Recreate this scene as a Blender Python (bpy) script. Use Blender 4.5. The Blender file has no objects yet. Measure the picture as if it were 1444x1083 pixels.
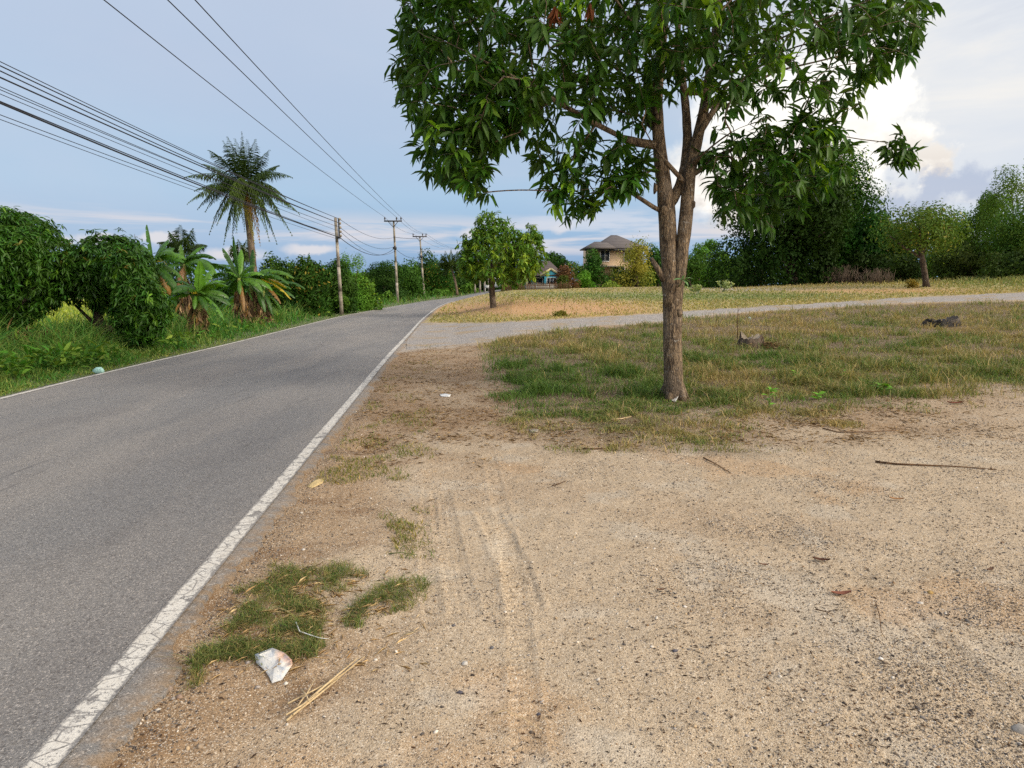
import bpy, math, random
import numpy as np
from mathutils import Vector, Matrix
random.seed(7)
rng = np.random.default_rng(11)
scene = bpy.context.scene
COL = scene.collection
PI = math.pi

# ------------------------------------------------------------------ camera geometry (used to find where things stand)
CAM_Z = 1.65
F = 1000.0
HORIZON = 402.0
PITCH = math.atan((541.5 - HORIZON) / F)
CP, SP = math.cos(PITCH), math.sin(PITCH)

def S(t):
    t = np.clip(t, 0, 1)
    return t * t * (3 - 2 * t)

def lin(c):
    c = np.asarray(c, float) / 255.0
    return np.where(c <= 0.04045, c / 12.92, ((c + 0.055) / 1.055) ** 2.4)

# ---- value noise
_perm = rng.permutation(512)
_tab = rng.random(512)
def vnoise(x, y, seed=0):
    x = np.asarray(x, float); y = np.asarray(y, float)
    xi = np.floor(x).astype(int); yi = np.floor(y).astype(int)
    fx = x - xi; fy = y - yi
    fx = fx * fx * (3 - 2 * fx); fy = fy * fy * (3 - 2 * fy)
    def h(a, b):
        return _tab[_perm[(_perm[(a + seed * 37) & 511] + b) & 511]]
    a = h(xi, yi); b = h(xi + 1, yi); c = h(xi, yi + 1); d = h(xi + 1, yi + 1)
    return (a * (1 - fx) + b * fx) * (1 - fy) + (c * (1 - fx) + d * fx) * fy
def fbm(x, y, seed=0, octv=4):
    t = 0; a = 0.5; s = 0
    for k in range(octv):
        t = t + a * vnoise(x * 2 ** k + 13.7 * k, y * 2 ** k + 7.3 * k, seed + k); s += a; a *= 0.5
    return t / s

A_X = [-3, -.15, -.08, 0, .15, .28, .4, .58, .74, 3]
A_Z = [0, 0, .25, 1.1, 1.4, 1.45, 1.7, 1.98, 2.45, 2.5]
def hterr(x, y):
    x = np.asarray(x, float); y = np.asarray(y, float)
    yy = np.maximum(y, 4.0)
    return np.interp(x / yy, A_X, A_Z) * S((y - 8) / 45)

def proj(x, y, z):
    dz = z - CAM_Z
    d = y * CP - dz * SP
    u = y * SP + dz * CP
    d = np.where(d < 0.05, 0.05, d)
    return 722 + F * x / d, 541.5 - F * u / d

def ray(px, py):
    dx = (px - 722) / F; dy = -(py - 541.5) / F
    v = np.array([dx, CP + dy * SP, -SP + dy * CP])
    return v
def at(px, py, Y):
    r = ray(px, py)
    t = Y / r[1]
    return np.array([r[0] * t, Y, CAM_Z + r[2] * t])
def gp(px, py, zoff=0.0, ymax=400):
    r = ray(px, py); r = r / r[1]
    ys = np.concatenate([np.arange(0.5, 30, .02), np.arange(30, ymax, .1)])
    z = CAM_Z + r[2] * ys - hterr(r[0] * ys, ys) - zoff
    k = np.argmax(z <= 0)
    if z[k] > 0: k = len(ys) - 1
    Y = ys[k]
    return np.array([r[0] * Y, Y, float(hterr(r[0] * Y, Y))])

def inpoly(px, py, poly):
    poly = np.asarray(poly, float)
    px = np.asarray(px, float); py = np.asarray(py, float)
    ins = np.zeros(px.shape, bool)
    n = len(poly)
    j = n - 1
    for i in range(n):
        xi, yi = poly[i]; xj, yj = poly[j]
        c = ((yi > py) != (yj > py)) & (px < (xj - xi) * (py - yi) / (yj - yi + 1e-9) + xi)
        ins ^= c
        j = i
    return ins

# ------------------------------------------------------------------ mesh helpers
class Acc:
    """collects arrays of vertices, faces and colours, builds ONE mesh object"""
    def __init__(s):
        s.V = []; s.F = []; s.C = []; s.n = 0
    def add(s, V, Fs, col=None):
        V = np.asarray(V, float).reshape(-1, 3)
        for f in Fs:
            f = np.asarray(f, int)
            if f.size: s.F.append(f + s.n)
        s.V.append(V)
        if col is None: col = (1, 1, 1)
        col = np.asarray(col, float)
        if col.ndim == 1: col = np.tile(col[:3], (len(V), 1))
        s.C.append(col[:, :3]); s.n += len(V)
        return s
    def mesh(s, name, smooth=False):
        V = np.concatenate(s.V); C = np.concatenate(s.C)
        me = bpy.data.meshes.new(name)
        tot = [f.shape[1] for f in s.F for _ in range(1)]
        starts = []; loops = []; p = 0
        for f in s.F:
            k = f.shape[1]; n = len(f)
            starts.append(p + np.arange(n) * k); loops.append(f.ravel()); p += n * k
        starts = np.concatenate(starts); loops = np.concatenate(loops)
        me.vertices.add(len(V)); me.vertices.foreach_set('co', V.astype(np.float32).ravel())
        me.loops.add(len(loops)); me.loops.foreach_set('vertex_index', loops.astype(np.int32))
        me.polygons.add(len(starts)); me.polygons.foreach_set('loop_start', starts.astype(np.int32))
        if smooth: me.polygons.foreach_set('use_smooth', np.ones(len(starts), bool))
        me.update(calc_edges=True)
        at_ = me.attributes.new('col', 'FLOAT_COLOR', 'POINT')
        at_.data.foreach_set('color', np.concatenate([C, np.ones((len(C), 1))], 1).astype(np.float32).ravel())
        return me
    def build(s, name, mat, parent=None, smooth=False):
        me = s.mesh(name, smooth)
        me.materials.append(mat)
        o = bpy.data.objects.new(name, me); COL.objects.link(o)
        if parent is not None:
            o.parent = parent
            o.matrix_parent_inverse = Matrix.Translation(-Vector(parent.location))
        return o

def tag(o, label=None, cat=None, group=None, kind=None):
    if label: o['label'] = label
    if cat: o['category'] = cat
    if group: o['group'] = group
    if kind: o['kind'] = kind
    return o
def empty(name, loc, label, cat, group=None):
    o = bpy.data.objects.new(name, None); COL.objects.link(o)
    o.location = [float(v) for v in loc]; o.empty_display_size = .2
    return tag(o, label, cat, group)

def norm(v):
    v = np.asarray(v, float)
    return v / (np.linalg.norm(v, axis=-1, keepdims=True) + 1e-12)

def tube(acc, pts, rad, n=8, col=(1, 1, 1), wob=0.0, cap=True):
    P = np.asarray(pts, float); m = len(P)
    R = np.broadcast_to(np.asarray(rad, float), (m,))
    T = np.gradient(P, axis=0); T = norm(T)
    ref = np.array([0, 0, 1.0]) if abs(T[0, 2]) < .9 else np.array([1.0, 0, 0])
    a = norm(np.cross(T[0], ref)); rings = []
    for i in range(m):
        a = norm(a - T[i] * np.dot(a, T[i])); b = np.cross(T[i], a)
        th = np.arange(n) * 2 * PI / n
        rr = R[i] * (1 + wob * (rng.random(n) - .5) * 2)
        rings.append(P[i] + (np.cos(th) * rr)[:, None] * a + (np.sin(th) * rr)[:, None] * b)
    V = np.concatenate(rings)
    i0 = np.arange(m - 1)[:, None] * n; k = np.arange(n)[None]; k2 = (k + 1) % n
    Q = np.stack([i0 + k, i0 + k2, i0 + n + k2, i0 + n + k], -1).reshape(-1, 4)
    Fs = [Q]
    if cap:
        V = np.concatenate([V, P[:1], P[-1:]])
        kk = np.arange(n); c0 = m * n
        Fs.append(np.stack([np.full(n, c0), (kk + 1) % n, kk], 1))
        Fs.append(np.stack([np.full(n, c0 + 1), (m - 1) * n + kk, (m - 1) * n + (kk + 1) % n], 1))
    acc.add(V, Fs, col)

BOXQ = np.array([[0, 3, 2, 1], [4, 5, 6, 7], [0, 1, 5, 4], [1, 2, 6, 5], [2, 3, 7, 6], [3, 0, 4, 7]])
def box(acc, c, size, R=None, col=(1, 1, 1), taper=1.0):
    sx, sy, sz = [v / 2 for v in size]
    V = np.array([[-sx, -sy, -sz], [sx, -sy, -sz], [sx, sy, -sz], [-sx, sy, -sz],
                  [-sx * taper, -sy * taper, sz], [sx * taper, -sy * taper, sz], [sx * taper, sy * taper, sz], [-sx * taper, sy * taper, sz]])
    if R is not None: V = V @ np.asarray(R).T
    acc.add(V + np.asarray(c), [BOXQ], col)
def rotz(a):
    c, s = math.cos(a), math.sin(a)
    return np.array([[c, -s, 0], [s, c, 0], [0, 0, 1]])

# leaf templates (u along, v across, w normal)
LT_LONG = (np.array([[0, 0, 0], [.3, -.45, .05], [.3, 0, -.0], [.3, .45, .05], [.68, -.42, -.03], [.68, 0, -.08], [.68, .42, -.03], [1, 0, -.24]]),
           [np.array([[0, 2, 1], [0, 3, 2], [4, 5, 7], [5, 6, 7]]), np.array([[1, 2, 5, 4], [2, 3, 6, 5]])])
LT_RH = (np.array([[0, 0, 0], [.45, -.5, .06], [1, 0, -.1], [.45, .5, .06]]), [np.array([[0, 2, 1], [0, 3, 2]])])
def leaves(acc, P, T, L, W, col, tmpl=LT_LONG, up=None, roll=.5):
    """P (n,3) bases, T directions, L lengths, W widths, col (n,3)"""
    P = np.asarray(P, float); n = len(P)
    if n == 0: return
    T = norm(T)
    if up is None: up = np.tile([0, 0, 1.0], (n, 1))
    up = up + rng.normal(0, roll, (n, 3))
    B = norm(np.cross(T, up)); N = np.cross(B, T)
    tv, tf = tmpl; k = len(tv)
    L = np.broadcast_to(L, (n,)); W = np.broadcast_to(W, (n,))
    V = (P[:, None] + (L[:, None] * tv[None, :, 0])[..., None] * T[:, None] + (W[:, None] * tv[None, :, 1])[..., None] * B[:, None]
         + (L[:, None] * tv[None, :, 2])[..., None] * N[:, None])
    off = (np.arange(n) * k)[:, None, None]
    Fs = [(f[None] + off).reshape(-1, f.shape[1]) for f in tf]
    C = np.repeat(np.clip(np.broadcast_to(col, (n, 3)), 0, 1), k, axis=0)
    acc.add(V.reshape(-1, 3), Fs, C)

def blades(acc, P, H, W, col, lean=.35, droop=.5, az=None):
    """grass blades: quad + tip triangle"""
    n = len(P)
    if n == 0: return
    a = rng.random(n) * 2 * PI if az is None else az
    D = np.stack([np.cos(a), np.sin(a), np.zeros(n)], 1)
    B = np.stack([-np.sin(a), np.cos(a), np.zeros(n)], 1)
    b2 = rng.random(n) * 2 * PI
    B = np.stack([np.cos(b2), np.sin(b2), np.zeros(n)], 1)
    l = np.abs(rng.normal(lean, lean * .6, n)); d = rng.random(n) * droop
    up = np.array([0, 0, 1.0])
    m = P + (H * .55)[:, None] * (up + D * l[:, None] * .8)
    t = P + (H)[:, None] * (up * (1 - d[:, None] * .55) + D * (l[:, None] * 1.3 + d[:, None] * .5))
    w = W[:, None] * B * .5
    V = np.stack([P - w, P + w, m + w * .8, m - w * .8, t], 1)
    o = (np.arange(n) * 5)[:, None]
    acc.add(V.reshape(-1, 3), [o + np.array([[0, 1, 2, 3]]), o + np.array([[3, 2, 4]])], np.repeat(np.clip(col, 0, 1), 5, axis=0))

# ------------------------------------------------------------------ node helpers / materials
class NT:
    def __init__(s, tree): s.t = tree; s.n = tree.nodes; s.l = tree.links
    def new(s, typ, **kw):
        nd = s.n.new(typ)
        for k, v in kw.items(): setattr(nd, k, v)
        return nd
    def put(s, sock, v):
        if isinstance(v, bpy.types.NodeSocket): s.l.new(v, sock)
        elif isinstance(v, (int, float)):
            if sock.type == 'RGBA': sock.default_value = (v, v, v, 1)
            elif sock.type == 'VECTOR': sock.default_value = (v, v, v)
            else: sock.default_value = v
        else:
            v = [float(q) for q in v]
            sock.default_value = (*v[:3], 1) if sock.type == 'RGBA' else v[:3]
    def m(s, op, a, b=0, c=0, clamp=False):
        nd = s.new('ShaderNodeMath', operation=op, use_clamp=clamp)
        s.put(nd.inputs[0], a); s.put(nd.inputs[1], b)
        if len(nd.inputs) > 2: s.put(nd.inputs[2], c)
        return nd.outputs[0]
    def mix(s, f, a, b, blend='MIX'):
        nd = s.new('ShaderNodeMix', data_type='RGBA', blend_type=blend)
        s.put(nd.inputs[0], f); s.put(nd.inputs[6], a); s.put(nd.inputs[7], b)
        return nd.outputs[2]
    def ramp(s, v, lo, hi, a=0, b=1, smooth=True):
        nd = s.new('ShaderNodeMapRange', interpolation_type='SMOOTHSTEP' if smooth else 'LINEAR', clamp=True)
        for i, q in enumerate((v, lo, hi, a, b)): s.put(nd.inputs[i], q)
        return nd.outputs[0]
    def noise(s, vec, scale, detail=4, rough=.55, dist=0.0):
        nd = s.new('ShaderNodeTexNoise')
        if vec is not None: s.put(nd.inputs['Vector'], vec)
        nd.inputs['Scale'].default_value = scale; nd.inputs['Detail'].default_value = detail
        nd.inputs['Roughness'].default_value = rough; nd.inputs['Distortion'].default_value = dist
        return nd
    def vor(s, vec, scale, feature='F1', rnd=1.0):
        nd = s.new('ShaderNodeTexVoronoi', feature=feature)
        if vec is not None: s.put(nd.inputs['Vector'], vec)
        nd.inputs['Scale'].default_value = scale; nd.inputs['Randomness'].default_value = rnd
        return nd
    def pos(s): return s.new('ShaderNodeNewGeometry').outputs['Position']
    def attr(s, name='col'): return s.new('ShaderNodeAttribute', attribute_name=name)
    def map(s, vec, scale=(1, 1, 1), loc=(0, 0, 0), rot=(0, 0, 0)):
        nd = s.new('ShaderNodeMapping'); s.put(nd.inputs[0], vec)
        nd.inputs['Scale'].default_value = scale; nd.inputs['Location'].default_value = loc; nd.inputs['Rotation'].default_value = rot
        return nd.outputs[0]
    def bump(s, h, strength=.5, dist=.01):
        nd = s.new('ShaderNodeBump'); nd.inputs['Strength'].default_value = strength; nd.inputs['Distance'].default_value = dist
        s.put(nd.inputs['Height'], h); return nd.outputs[0]

def new_mat(name):
    m = bpy.data.materials.new(name); m.use_nodes = True
    m.node_tree.nodes.clear()
    g = NT(m.node_tree)
    out = g.new('ShaderNodeOutputMaterial'); bs = g.new('ShaderNodeBsdfPrincipled')
    g.l.new(bs.outputs[0], out.inputs[0])
    bs.inputs['Roughness'].default_value = .8; bs.inputs['Specular IOR Level'].default_value = .3
    return m, g, bs, out

def mat_leaf(name, transl=.3, rough=.45, spec=.4, warm=(1.25, 1.15, .45), gain=(1, 1, 1)):
    m, g, bs, out = new_mat(name)
    c = g.mix(1.0, g.attr().outputs['Color'], gain, 'MULTIPLY')
    nz = g.noise(g.pos(), 9, 2)
    v = g.ramp(nz.outputs[0], .3, .7, .85, 1.15, False)
    hs = g.new('ShaderNodeHueSaturation'); g.put(hs.inputs['Color'], c); g.put(hs.inputs['Value'], v)
    g.put(bs.inputs['Base Color'], hs.outputs[0]); bs.inputs['Roughness'].default_value = rough
    bs.inputs['Specular IOR Level'].default_value = spec
    tr = g.new('ShaderNodeBsdfTranslucent')
    g.put(tr.inputs[0], g.mix(1.0, hs.outputs[0], warm, 'MULTIPLY'))
    mx = g.new('ShaderNodeMixShader'); mx.inputs[0].default_value = transl
    g.l.new(bs.outputs[0], mx.inputs[1]); g.l.new(tr.outputs[0], mx.inputs[2]); g.l.new(mx.outputs[0], out.inputs[0])
    return m

def mat_plain(name, col, rough=.7, spec=.3, var=.15, scale=8, bump=0.0, col2=None, metal=0.0, use_attr=False):
    m, g, bs, out = new_mat(name)
    p = g.pos()
    nz = g.noise(p, scale, 5)
    base = g.attr().outputs['Color'] if use_attr else tuple(col)
    f = g.ramp(nz.outputs[0], .35, .68)
    if use_attr: dark = g.mix(1.0, base, (1 - 2 * var,) * 3, 'MULTIPLY')
    else: dark = tuple(col2) if col2 is not None else tuple(np.asarray(col) * (1 - 2 * var))
    g.put(bs.inputs['Base Color'], g.mix(f, base, dark))
    bs.inputs['Roughness'].default_value = rough; bs.inputs['Specular IOR Level'].default_value = spec
    bs.inputs['Metallic'].default_value = metal
    if bump: g.put(bs.inputs['Normal'], g.bump(g.noise(p, scale * 4, 4).outputs[0], bump, .01))
    return m

def mat_bark(name, light, dark, scale=1.0, lich=0.0):
    m, g, bs, out = new_mat(name)
    p = g.pos()
    st = g.map(p, (22 * scale, 22 * scale, 5 * scale))
    n1 = g.noise(st, 1, 6, .65, .4)
    n2 = g.noise(p, 3.0 * scale, 4)
    v = g.vor(g.map(p, (40 * scale, 40 * scale, 11 * scale)), 1, 'DISTANCE_TO_EDGE')
    crack = g.ramp(v.outputs[0], 0.0, .22)
    f = g.m('MULTIPLY', g.ramp(n1.outputs[0], .34, .64), g.m('ADD', g.m('MULTIPLY', crack, .6), .4))
    c = g.mix(f, tuple(dark), tuple(light))
    c = g.mix(g.ramp(n2.outputs[0], .45, .7, 0, .45), c, (.27, .22, .17))
    if lich:
        n3 = g.noise(g.map(p, (14, 14, 20)), 1, 5, .7)
        c = g.mix(g.ramp(n3.outputs[0], .58, .70, 0, lich), c, (.42, .40, .36))
    g.put(bs.inputs['Base Color'], c); bs.inputs['Roughness'].default_value = .9
    h = g.m('ADD', g.m('MULTIPLY', n1.outputs[0], .7), g.m('MULTIPLY', crack, .45))
    g.put(bs.inputs['Normal'], g.bump(h, .9, .02 / scale if scale > 1 else .02))
    return m

M_LEAF = mat_leaf('mango_leaf', .28, .45, .3, gain=(.98, .98, .68))
M_LEAF2 = mat_leaf('tree_leaf', .25, .6, .12, gain=(1.0, .95, .68))
M_BANANA = mat_leaf('banana_leaf', .38, .35, .5)
M_PALM = mat_leaf('palm_leaf', .18, .55, .2)
M_GRASS = mat_leaf('grass_blade', .3, .6, .25, (1.15, 1.1, .6))
M_BARK = mat_bark('mango_bark', lin((158, 136, 108)), lin((66, 55, 46)), 1.0, .75)
M_BARK2 = mat_bark('tree_bark', lin((112, 95, 78)), lin((48, 40, 34)), .6)
M_ATTR = mat_plain('tinted_surface', (1, 1, 1), .75, .25, .1, 30, .3, use_attr=True)
M_CONC = mat_plain('pole_concrete', lin((172, 164, 150)), .9, .2, .2, 2.2, .3, lin((120, 112, 100)))
M_STEEL = mat_plain('dark_steel', lin((62, 60, 62)), .6, .4, .15, 12)
M_CABLE = mat_plain('cable_black', lin((45, 46, 52)), .6, .3, .05, 5)
M_WHITE = mat_plain("white_paint", lin((226, 226, 222)), .5, .4, .05, 3)
M_GLASS = mat_plain("dark_glass", lin((40, 48, 56)), .12, .6, .05, 3)
M_WOOD = mat_plain('dry_wood', lin((120, 92, 66)), .9, .2, .25, 30, .5, lin((70, 52, 38)))
M_STRAW = mat_plain('straw', lin((190, 160, 110)), .8, .2, .2, 60, .2, use_attr=True)
# ------------------------------------------------------------------ road edges measured along the verge lines
R_PX = [(89, 1050), (147, 988), (214, 916.6), (263, 858.6), (307.7, 791.8), (356, 733), (397.5, 684), (430, 646), (465, 603), (489, 576.6),
        (518.6, 538), (548, 502.7), (572, 477.6), (595, 451), (617.6, 433.3), (634.8, 426), (668, 418.2), (691, 413)]
L_PX = [(0, 564.8), (133, 530.7), (221.6, 510), (300, 492.7), (400, 467), (441.6, 456.6), (483, 446.2), (524.7, 438.6), (566, 430.6), (608, 423.8), (655, 417.5), (691, 410.5)]
RP = np.array([gp(*p) for p in R_PX]); LP = np.array([gp(*p) for p in L_PX])
def _fit(P, deg, ext):
    x, y = P[:, 0], P[:, 1]
    yy = np.concatenate([ext[1], y]); xx = np.concatenate([ext[0], x])
    return xx, yy
s0 = np.polyfit(RP[:9, 1], RP[:9, 0], 1)
rY = np.concatenate([[-60, -20, 0], RP[:, 1], [RP[-1, 1] + 40]])
rX = np.concatenate([np.polyval(s0, [-60, -20, 0]), RP[:, 0], [RP[-1, 0] + 14]])
def _sm(Y, X):
    g_ = np.arange(Y[0], Y[-1], .5)
    x_ = np.interp(g_, Y, X)
    for _ in range(50): x_[1:-1] = (x_[:-2] + x_[1:-1] * 2 + x_[2:]) / 4
    return g_, x_
RG, RX = _sm(rY, rX)
w0 = np.interp(LP[0, 1], RG, RX) - LP[0, 0]
lY = np.concatenate([[-60, -20, 0, 5], LP[:, 1], [LP[-1, 1] + 30]])
lX = np.concatenate([np.interp([-60, -20, 0, 5], RG, RX) - w0, LP[:, 0], [LP[-1, 0] + 9]])
LG, LX = _sm(lY, lX)
def xr(y): return np.interp(y, RG, RX)
def xl(y): return np.minimum(np.interp(y, LG, LX), xr(y) - 1.5)
ROAD_END = min(RG[-1], LG[-1]) - 1

# ------------------------------------------------------------------ zones of the ground, traced once and then laid on the terrain
PATH_UP = [(300, 458), (601, 455), (698, 455), (809, 448.5), (934, 441.5), (963, 438.8), (1127, 429.5), (1295, 418.5), (1444, 412.5), (1700, 402)]
PATH_LO = [(300, 500), (568, 497), (640, 489), (685, 483), (737, 470.6), (809, 462), (934, 454), (963, 447), (1128, 435.5), (1295, 426), (1444, 423), (1700, 413)]
GRASS_LO = [(560, 500), (668, 505), (690, 545), (740, 585), (820, 602), (900, 612), (980, 612), (1060, 600), (1150, 584), (1250, 566), (1330, 558), (1444, 552), (1700, 545)]
GR_UP = [(560, 520), (640, 500), (690, 484), (737, 473), (809, 464), (934, 456), (963, 449), (1128, 437), (1295, 428), (1444, 425), (1700, 415)]
def li(px, L):
    a = np.array(L); return np.interp(px, a[:, 0], a[:, 1])
def zones(x, y):
    """soft weights of the ground's materials at world x, y"""
    z = hterr(x, y)
    px, py = proj(x, y, z)
    px = np.where(y > 1.2, px, 722); py = np.where(y > 1.2, py, 1500)
    n = fbm(x * 1.3, y * 1.3, 3) - .5; n2 = fbm(x * 5, y * 5, 8) - .5
    sc = np.clip((py - 400) / 160, .05, 2)
    j = (n * 60 + n2 * 22) * sc
    up, lo, glo, gup = li(px, PATH_UP), li(px, PATH_LO), li(px, GRASS_LO), li(px, GR_UP)
    path = S((py - up + j * .15) / 3 + .5) * S((lo - py + j * .25) / 4 + .5) * (x > xr(y))
    grass = S((glo - py + j * 1.5) / (60 * sc) + .4) * S((py - gup + j * .2) / 4 + .5) * S((px - 672 + j * 1.2) / 40)
    far = S((up - py + j * .15) / 3 + .5) * (x > xr(y) - .2)
    straw = S((px - 480) / 60 + j / 60) * S((690 - py + j * 2.5) / 90) * (1 - grass) * (1 - path) * (1 - far) * S((1500 - px) / 300) * (x > xr(y)) * np.maximum(S((800 - px) / 200), S((640 - py) / 30))
    edge = S((1.35 - (x - xr(y)) + n * 1.5) / .8) * (1 - path) * (1 - far)
    left = (x < xl(y))
    return dict(px=px, py=py, path=path, grass=grass, far=far, straw=straw, edge=edge, left=left, n=n, n2=n2)

def track(x, y, pts, w):
    """distance-based rut mask along a polyline of world points"""
    P = np.array(pts)
    xc = np.interp(y, P[:, 1], P[:, 0], left=1e3, right=1e3)
    return (x - xc) / w
T1 = [gp(*p)[:2] for p in [(745, 1083), (738, 960), (730, 860), (722, 800), (712, 740), (700, 690), (690, 640)]]
T2 = [gp(*p)[:2] for p in [(655, 870), (640, 800), (628, 740), (620, 690)]]
T3 = [gp(*p)[:2] for p in [(612, 870), (606, 800), (604, 740), (605, 690)]]
T4 = [gp(*p)[:2] for p in [(742, 860), (722, 790), (705, 755), (688, 722)]]
T5 = [gp(*p)[:2] for p in [(1500, 1130), (1400, 1010), (1290, 900), (1180, 800), (1060, 720)]]

def hground(x, y):
    x = np.asarray(x, float); y = np.asarray(y, float)
    h = hterr(x, y)
    near = S((14 - y) / 5) * S((y + 2) / 2)
    b = (fbm(x * .9, y * .9, 21) - .5) * .05 + (fbm(x * 4, y * 4, 22, 3) - .5) * .016 + (fbm(x * 17, y * 17, 23, 2) - .5) * .009
    d = x - xr(y)
    b = b * S((d - .05) / .4)
    for T, w, tread, amp in ((T1, .05, 1, .0065), (T2, .07, .5, .008), (T3, .05, .4, .007), (T4, .075, 1.6, .011), (T5, .14, .2, .006)):
        u = track(x, y, T, w)
        inside = S((1.25 - np.abs(u)) / .3)
        rib = np.clip(.5 + 1.2 * np.sin(y * 2 * PI / .052 + np.abs(u) * 2.2), 0, 1); lng = .5 + .5 * np.sin(u * 9.5)
        berm = np.exp(-((np.abs(u) - 1.45) / .25) ** 2)
        b = b + amp * (-inside * (1 - min(1, tread) * rib * .85 - (.5 * lng if tread < .9 else 0)) + berm * .5)
    # little eroded hollow by the road edge
    hp = gp(520, 628)
    r = np.hypot((x - hp[0]) / .32, (y - hp[1]) / .4)
    b = b - .07 * np.exp(-r ** 2 * 2) * (1 + .8 * (fbm(x * 9, y * 9, 31) - .5))
    h = h + b * near
    inroad = (x > xl(y) + .1) & (x < xr(y) - .08)
    h = np.where(inroad, h - .06, h)
    lip = S(((x - xr(y)) - .05) / .3)
    h = h - .012 * (1 - lip) * (x > xr(y) - .3) * near
    return h

def axis_geo(a, b, step, grow_hi, hi, grow_lo, lo):
    c = list(np.arange(a, b, step)); s = step; v = b
    while v < hi: c.append(v); s *= grow_hi; v += s
    c.append(hi); s = step; v = a - step; left = []
    while v > lo: left.append(v); s *= grow_lo; v -= s
    left.append(lo)
    return np.array(left[::-1] + c)
gx = axis_geo(-2.4, 4.4, .014, 1.03, 3500, 1.035, -3500)
ys = [1.55]; s = .0125
while ys[-1] < 5200: ys.append(ys[-1] + s); s = max(s, .0125 * (1 + max(0, ys[-1] - 4.2) * .3), s if ys[-1] < 40 else s * 1.06)
yb = []; v = 1.55; s = .05
while v > -400: v -= s; s *= 1.25; yb.append(v)
gy = np.array(yb[::-1] + ys)
X, Y = np.meshgrid(gx, gy)
Xf, Yf = X.ravel(), Y.ravel()
H = hground(Xf, Yf)
z = zones(Xf, Yf)
def mixc(c, w, col): return c * (1 - w[:, None]) + w[:, None] * np.asarray(col)
C_SAND = lin((195, 176, 149)); C_SAND2 = lin((184, 162, 134)); C_PALE = lin((203, 191, 171)); C_EDGE = lin((164, 136, 104))
C_BROWN = lin((150, 122, 90)); C_SOIL = lin((104, 86, 60)); C_GRAV = lin((172, 162, 150)); C_ORANGE = lin((204, 156, 106))
C_DRY = lin((172, 158, 108)); C_GREEN = lin((122, 136, 86)); C_LGREEN = lin((72, 96, 40)); C_PADDY = lin((150, 168, 56))
n1 = fbm(Xf * .7, Yf * .7, 41); n3 = fbm(Xf * 2.6, Yf * 2.6, 42); n5 = fbm(Xf * .25, Yf * .12, 43)
c = np.tile(C_SAND, (len(Xf), 1))
c = mixc(c, S((n1 - .42) / .25) * .8, C_SAND2)
c = mixc(c, S((n3 - .56) / .16) * .6, C_PALE)
c = mixc(c, S((fbm(Xf * 1.1, Yf * 1.1, 47) - .6) / .1) * .35, lin((190, 148, 100)))
c = mixc(c, z['edge'] * .85, C_EDGE)
c = mixc(c, z['edge'] * S((n3 - .52) / .12) * .6, lin((128, 96, 62)))
c = mixc(c, np.clip(z['straw'], 0, 1) * (.55 + .45 * S((n3 - .4) / .2)), C_BROWN)
c = mixc(c, z['grass'], C_SOIL)
c = mixc(c, z['path'], C_GRAV)
# far field: bands of orange soil, dry and green grass
px, py = z['px'], z['py']
fc = np.tile(C_DRY, (len(Xf), 1))
org = np.exp(-(((px - 760) / 190) ** 2 + ((py - 436) / 14) ** 2) ** 1.3) + .8 * np.exp(-((px - 1240) / 160) ** 2 - ((py - 410) / 5) ** 2) + .5 * np.exp(-((px - 760) / 120) ** 2 - ((py - 419) / 4) ** 2)
grn = np.exp(-((px - 980) / 220) ** 2 - ((py - 418) / 6) ** 2) + .6 * np.exp(-((px - 800) / 120) ** 2 - ((py - 414) / 3) ** 2)
fc = mixc(fc, S(org + (n5 - .5) * .9) * .9, C_ORANGE)
fc = mixc(fc, S(grn + (n5 - .5) * .9) * .85, C_GREEN)
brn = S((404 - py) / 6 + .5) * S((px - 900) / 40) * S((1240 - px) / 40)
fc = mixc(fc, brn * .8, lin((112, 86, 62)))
c = c * (1 - z['far'][:, None]) + fc * z['far'][:, None]
sp = np.exp(-((px - 1040) / 75) ** 2 - ((py - 408) / 2.2) ** 2)
c = mixc(c, sp * .85, lin((190, 184, 176)))
lg = np.where((Yf > 24) & (Xf < -10.5 - .1 * Yf) & (Yf < 90), 1.0, 0)
lc = np.tile(C_LGREEN, (len(Xf), 1)); lc = mixc(lc, lg, C_PADDY)
w = z['left'].astype(float)
c = c * (1 - w[:, None]) + lc * w[:, None]
nx, ny = len(gx), len(gy)
i = np.arange(ny - 1)[:, None] * nx; k = np.arange(nx - 1)[None]
Q = np.stack([i + k, i + k + 1, i + nx + k + 1, i + nx + k], -1).reshape(-1, 4)

m, g, bs, out = new_mat('ground_soil')
p = g.pos()
col = g.attr().outputs['Color']
a1 = g.noise(p, 3.2, 6, .6); a2 = g.noise(p, 34, 5, .7); v1 = g.vor(p, 190); v2 = g.vor(p, 75)
vr = g.new('ShaderNodeSeparateColor'); g.put(vr.inputs[0], v1.outputs['Color'])
vr2 = g.new('ShaderNodeSeparateColor'); g.put(vr2.inputs[0], v2.outputs['Color'])
cc = g.mix(g.ramp(a1.outputs[0], .3, .7, .0, .35), col, g.mix(1.0, col, (.68, .64, .58), 'MULTIPLY'))
cc = g.mix(g.ramp(a2.outputs[0], .42, .72, 0, .5), cc, g.mix(1.0, cc, (.7, .66, .62), 'MULTIPLY'))
dk = g.m('MULTIPLY', g.ramp(vr.outputs[0], .80, .84), g.ramp(a2.outputs[0], .30, .55))
cc = g.mix(g.m('MULTIPLY', dk, .62), cc, lin((88, 76, 66)))
lt = g.m('MULTIPLY', g.ramp(vr.outputs[1], .84, .88), .65)
cc = g.mix(lt, cc, lin((226, 212, 190)))
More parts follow.
